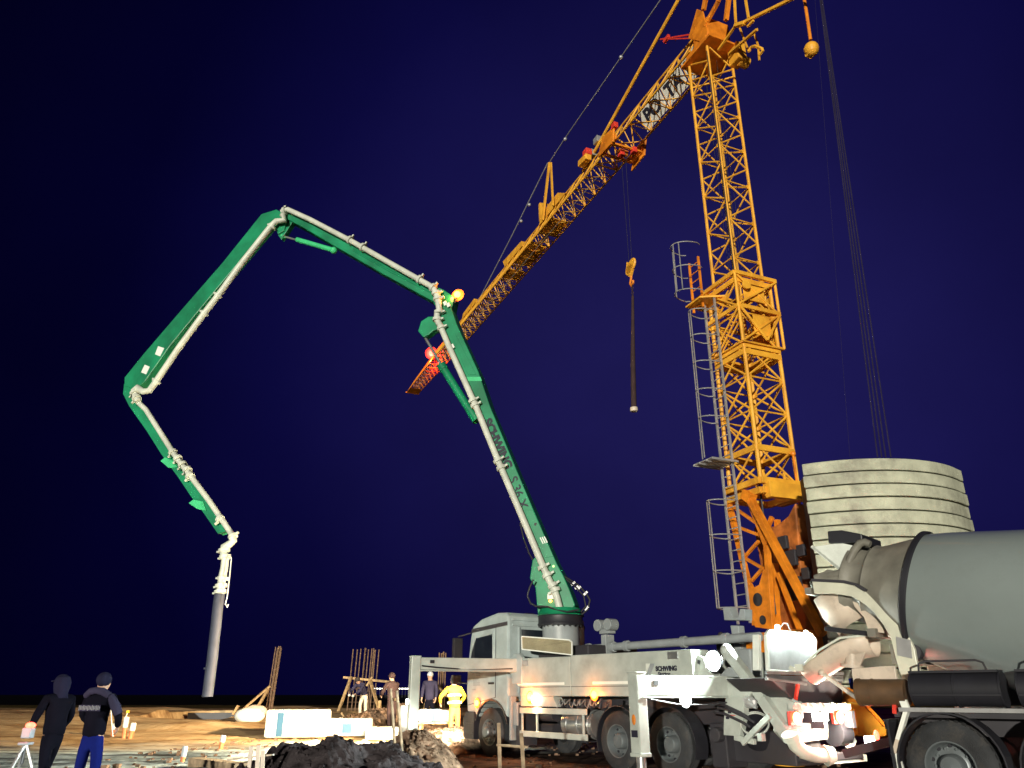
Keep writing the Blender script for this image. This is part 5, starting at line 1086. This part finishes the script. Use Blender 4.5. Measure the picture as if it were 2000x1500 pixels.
zt_ = gh(gX(850, 26.5), 26.5) + .55
r0 = thing('trestle_table', 'low timber trestle carrying two white wrapped packs behind the outrigger leg', 'trestle', loc=(gX(852, 26.5), 26.5, zt_ - .55))
t = MB(); t.box((0, 0, .52), (1.35, .9, .05)); t.build('table_top', 'wood', r0)
for s in (1, -1):
    for q in (1, -1): t = MB(); t.bar((s * .5, q * .35, 0), (s * .45, q * .3, .5), .07); t.build('leg', 'wood', r0)
pack(840, 26.5, .72, .36, .7, 'wrapped pack with black band lying on the left end of the trestle', 0, zt_, band=.26)
pack(872, 26.5, .50, .34, .7, 'short plain wrapped pack on the right end of the trestle', 0, zt_)
r0 = thing('site_barrel', 'pale blue-grey barrel standing behind the front outrigger leg', 'barrel', loc=gp(798, 28)); t = MB(); t.lathe([(.001, 0), (.28, 0), (.30, .05), (.31, .28), (.32, .30), (.31, .32), (.31, .58), (.32, .6), (.30, .84), (.27, .88), (.001, .88)]); t.build('barrel_body', 'pvcgrey', r0, smooth=True); t = MB(); t.lathe([(.001, .88), (.1, .88), (.1, .92), (.001, .92)]); t.build('lid', 'grey', r0, smooth=True)
for px, Y, s, lab in ((488, 31.5, .42, 'rounded pale boulder-like sandbag left of the largest wrapped pack'), (500, 34, .35, 'smaller tan sandbag behind the pale rounded one')):
    b = gp(px, Y); t = MB(); t.ball((0, 0, s * .45), s, 14, (1.35, .9, .7)); o = t.build('sandbag', 'wrap' if s > .4 else 'chute', None, smooth=True); o.location = b; tag(o, lab, 'sandbag')
    for v_ in o.data.vertices: v_.co += Vector(v_.co).normalized() * .06 * noise.noise(v_.co * 3.)
# crumpled white sheet added in place of strongly lit ground
t = MB(); nx_, ny_ = 70, 50; X0, X1, Ya, Yb = -6.2, -2.2, 17.5, 23.5
t.v = [Vector((X0 + (X1 - X0) * i / nx_ + .15 * noise.noise((i * .2, j * .2, 5)), Ya + (Yb - Ya) * j / ny_ + .2 * noise.noise((i * .2, j * .2, 6)), gh(X0 + (X1 - X0) * i / nx_, Ya + (Yb - Ya) * j / ny_) + .05 + .16 * abs(noise.noise((i * .12, j * .15, 1))) + .06 * abs(noise.noise((i * .4, j * .4, 2))))) for j in range(ny_ + 1) for i in range(nx_ + 1)]
t.f = [(j * (nx_ + 1) + i, j * (nx_ + 1) + i + 1, (j + 1) * (nx_ + 1) + i + 1, (j + 1) * (nx_ + 1) + i) for j in range(ny_) for i in range(nx_)]
tag(t.build('lit_ground_sheet', 'wrap', None, smooth=True), 'crumpled white sheet standing in for strongly lit ground behind the dark soil heap', 'lit ground sheet')
# pipe stubs
for px, yb, h_, lab in ((219, 1443, .38, 'shortest of the three close pipe stubs, leaning slightly'), (241, 1446, .62, 'tallest pipe stub of the close group of three, white topped'), (254, 1445, .46, 'right stub of the close group of three, white wrapped'), (343, 1424, .36, 'pale far pipe stub on the sand between the stub trio and the pit'), (421, 1421, .50, 'pipe stub with dark middle band standing in front of the dark pit'), (431, 1463, .34, 'pipe stub with grey cap below the pit, left of the stakes'), (355, 1487, .42, 'nearest pipe stub with blue-grey cap on the frosty ground')):
    r_ = ray(px, yb); t0 = (0.02 - H) / r_.z; Yg = r_.y * t0
    for _ in range(6): t0 = (gh(r_.x * t0, r_.y * t0) - H) / r_.z
    b = Vector((r_.x * t0, r_.y * t0, gh(r_.x * t0, r_.y * t0)))
    r0 = thing('pipe_stub', lab, 'pipe stub', loc=b, rz=0, group='orange drain pipe stubs standing in the ground'); r0.rotation_euler = (0, R(random.uniform(-2, 7)), 0)
    s = b.y / 24
    t = MB(); t.tube((0, 0, -.1), (0, 0, h_ * .5), .060 * s, n=14); t.tube((0, 0, h_ * .42), (0, 0, h_ * .5), .07 * s, n=14); t.build('pipe', 'pvc', r0, smooth=True)
    t = MB(); t.lathe([(.072 * s, h_ * .5), (.074 * s, h_ * .95), (.065 * s, h_), (.001, h_)], n=16); t.lathe([(.078 * s, h_ * .62), (.078 * s, h_ * .66)], n=16); t.build('cap', 'pvcgrey' if yb > 1450 else 'wrap', r0, smooth=True)
for px, y0, y1, Y, lab in ((222, 1432, 1358, 27, 'thin bent marker wire with a pale tag, beside the person in blue trousers'), (251, 1420, 1390, 29, 'short marker wire with a yellow tag behind the stub trio')):
    c0 = Z(px, y0, Y); r0 = thing('marker_wire', lab, 'marker', loc=c0)
    t = MB(); t.path([(0, 0, -.1), Z(px - 4, (y0 * 2 + y1) / 3, Y) - c0, Z(px - 5, (y0 + y1 * 2) / 3, Y) - c0, Z(px - 2, y1 + 3, Y) - c0], .014, 6); t.build('wire', 'tape', r0)
    t = MB(); t.box(Z(px - 1, y1, Y) - c0, (.1, .03, .08)); t.build('tag', 'hivis', r0)
# laser level on a tripod
c0 = Vector((gX(46, 12.2), 12.2, gh(gX(46, 12.2), 12.2))); r0 = thing('laser_level', 'construction laser on a tripod with a glowing red lamp at the left edge', 'laser level', loc=c0)
t = MB(); t.box((0, 0, .86), (.13, .13, .14)); t.box((0, 0, .72), (.16, .16, .04)); t.tube((0, 0, .45), (0, 0, .72), .02); t.build('laser_body', 'pvcgrey', r0, bevel=.015)
for a in (250, 10, 130): t = MB(); t.bar((0, 0, .74), (.36 * math.cos(R(a)), .36 * math.sin(R(a)), -.05), .035, .025); t.build('leg', 'galv', r0)
t = MB(); t.ball((.03, -.03, .96), .055, 8, (1.3, 1, .8)); o = t.build('laser_lamp', 'l_red', r0, smooth=True); light('POINT', (.03, -.12, 1.0), 3, (1, .05, .05), o, .03)
# distant street lamps
for px, od in zip((706, 730, 736, 742, 748, 753, 757, 780, 786, 792, 797, 803), 'leftmost second third fourth fifth sixth seventh eighth ninth tenth eleventh rightmost'.split()):
    p = atY(px, 1345, 900); r0 = thing('street_lamp', od + ' of the tiny lit street lamps, counted from the left, on the dark horizon', 'street lamp', loc=(p.x, 900, -2.5), group='row of distant street lamps')
    t = MB(); t.bar((0, 0, 0), (0, 0, p.z + 2.5), .25); t.build('pole', 'dark', r0)
    t = MB(); t.box((0, 0, p.z + 2.5), (2.2, .8, 1.1)); t.build('lamp_head', 'l_far', r0)
t = MB(); t.slab([(-14.55, 37.5), (-11.65, 37.5), (-11.65, 37.56), (-14.55, 37.56)], -.45, .60); t.slab([(-14.5, 36.0), (-11.7, 36.0), (-11.7, 37.5), (-14.5, 37.5)], -.45, -.40); tag(t.build('pit_shade_sheet', 'black', None), 'dark sheet standing in for shade in the excavated pit at the left', 'pit shade')  # black sheets added for the shade inside the pit
# small litter: clods and stones near the heap and the trucks
st = MB()
for i in range(900):
    x = random.uniform(-9, 7); y = random.uniform(11, 26); s = random.uniform(.012, .05) * (1.6 if random.random() < .08 else 1)
    if (x - 3) ** 2 < 4 and 13 < y < 20: continue
    c0 = Vector((x, y, gh(x, y) + s * .3)); k = [c0 + Vector((a * s * random.uniform(.6, 1.2), b * s * random.uniform(.6, 1.2), c * s * random.uniform(.5, .9))) for a in (-1, 1) for b in (-1, 1) for c in (-1, 1)]
    st.add(k, [(0, 1, 3, 2), (4, 6, 7, 5), (0, 4, 5, 1), (2, 3, 7, 6), (0, 2, 6, 4), (1, 5, 7, 3)])
o = st.build('clods', 'soilred'); o['kind'] = 'stuff'; o['label'] = 'loose clods and stones scattered over the muddy site'
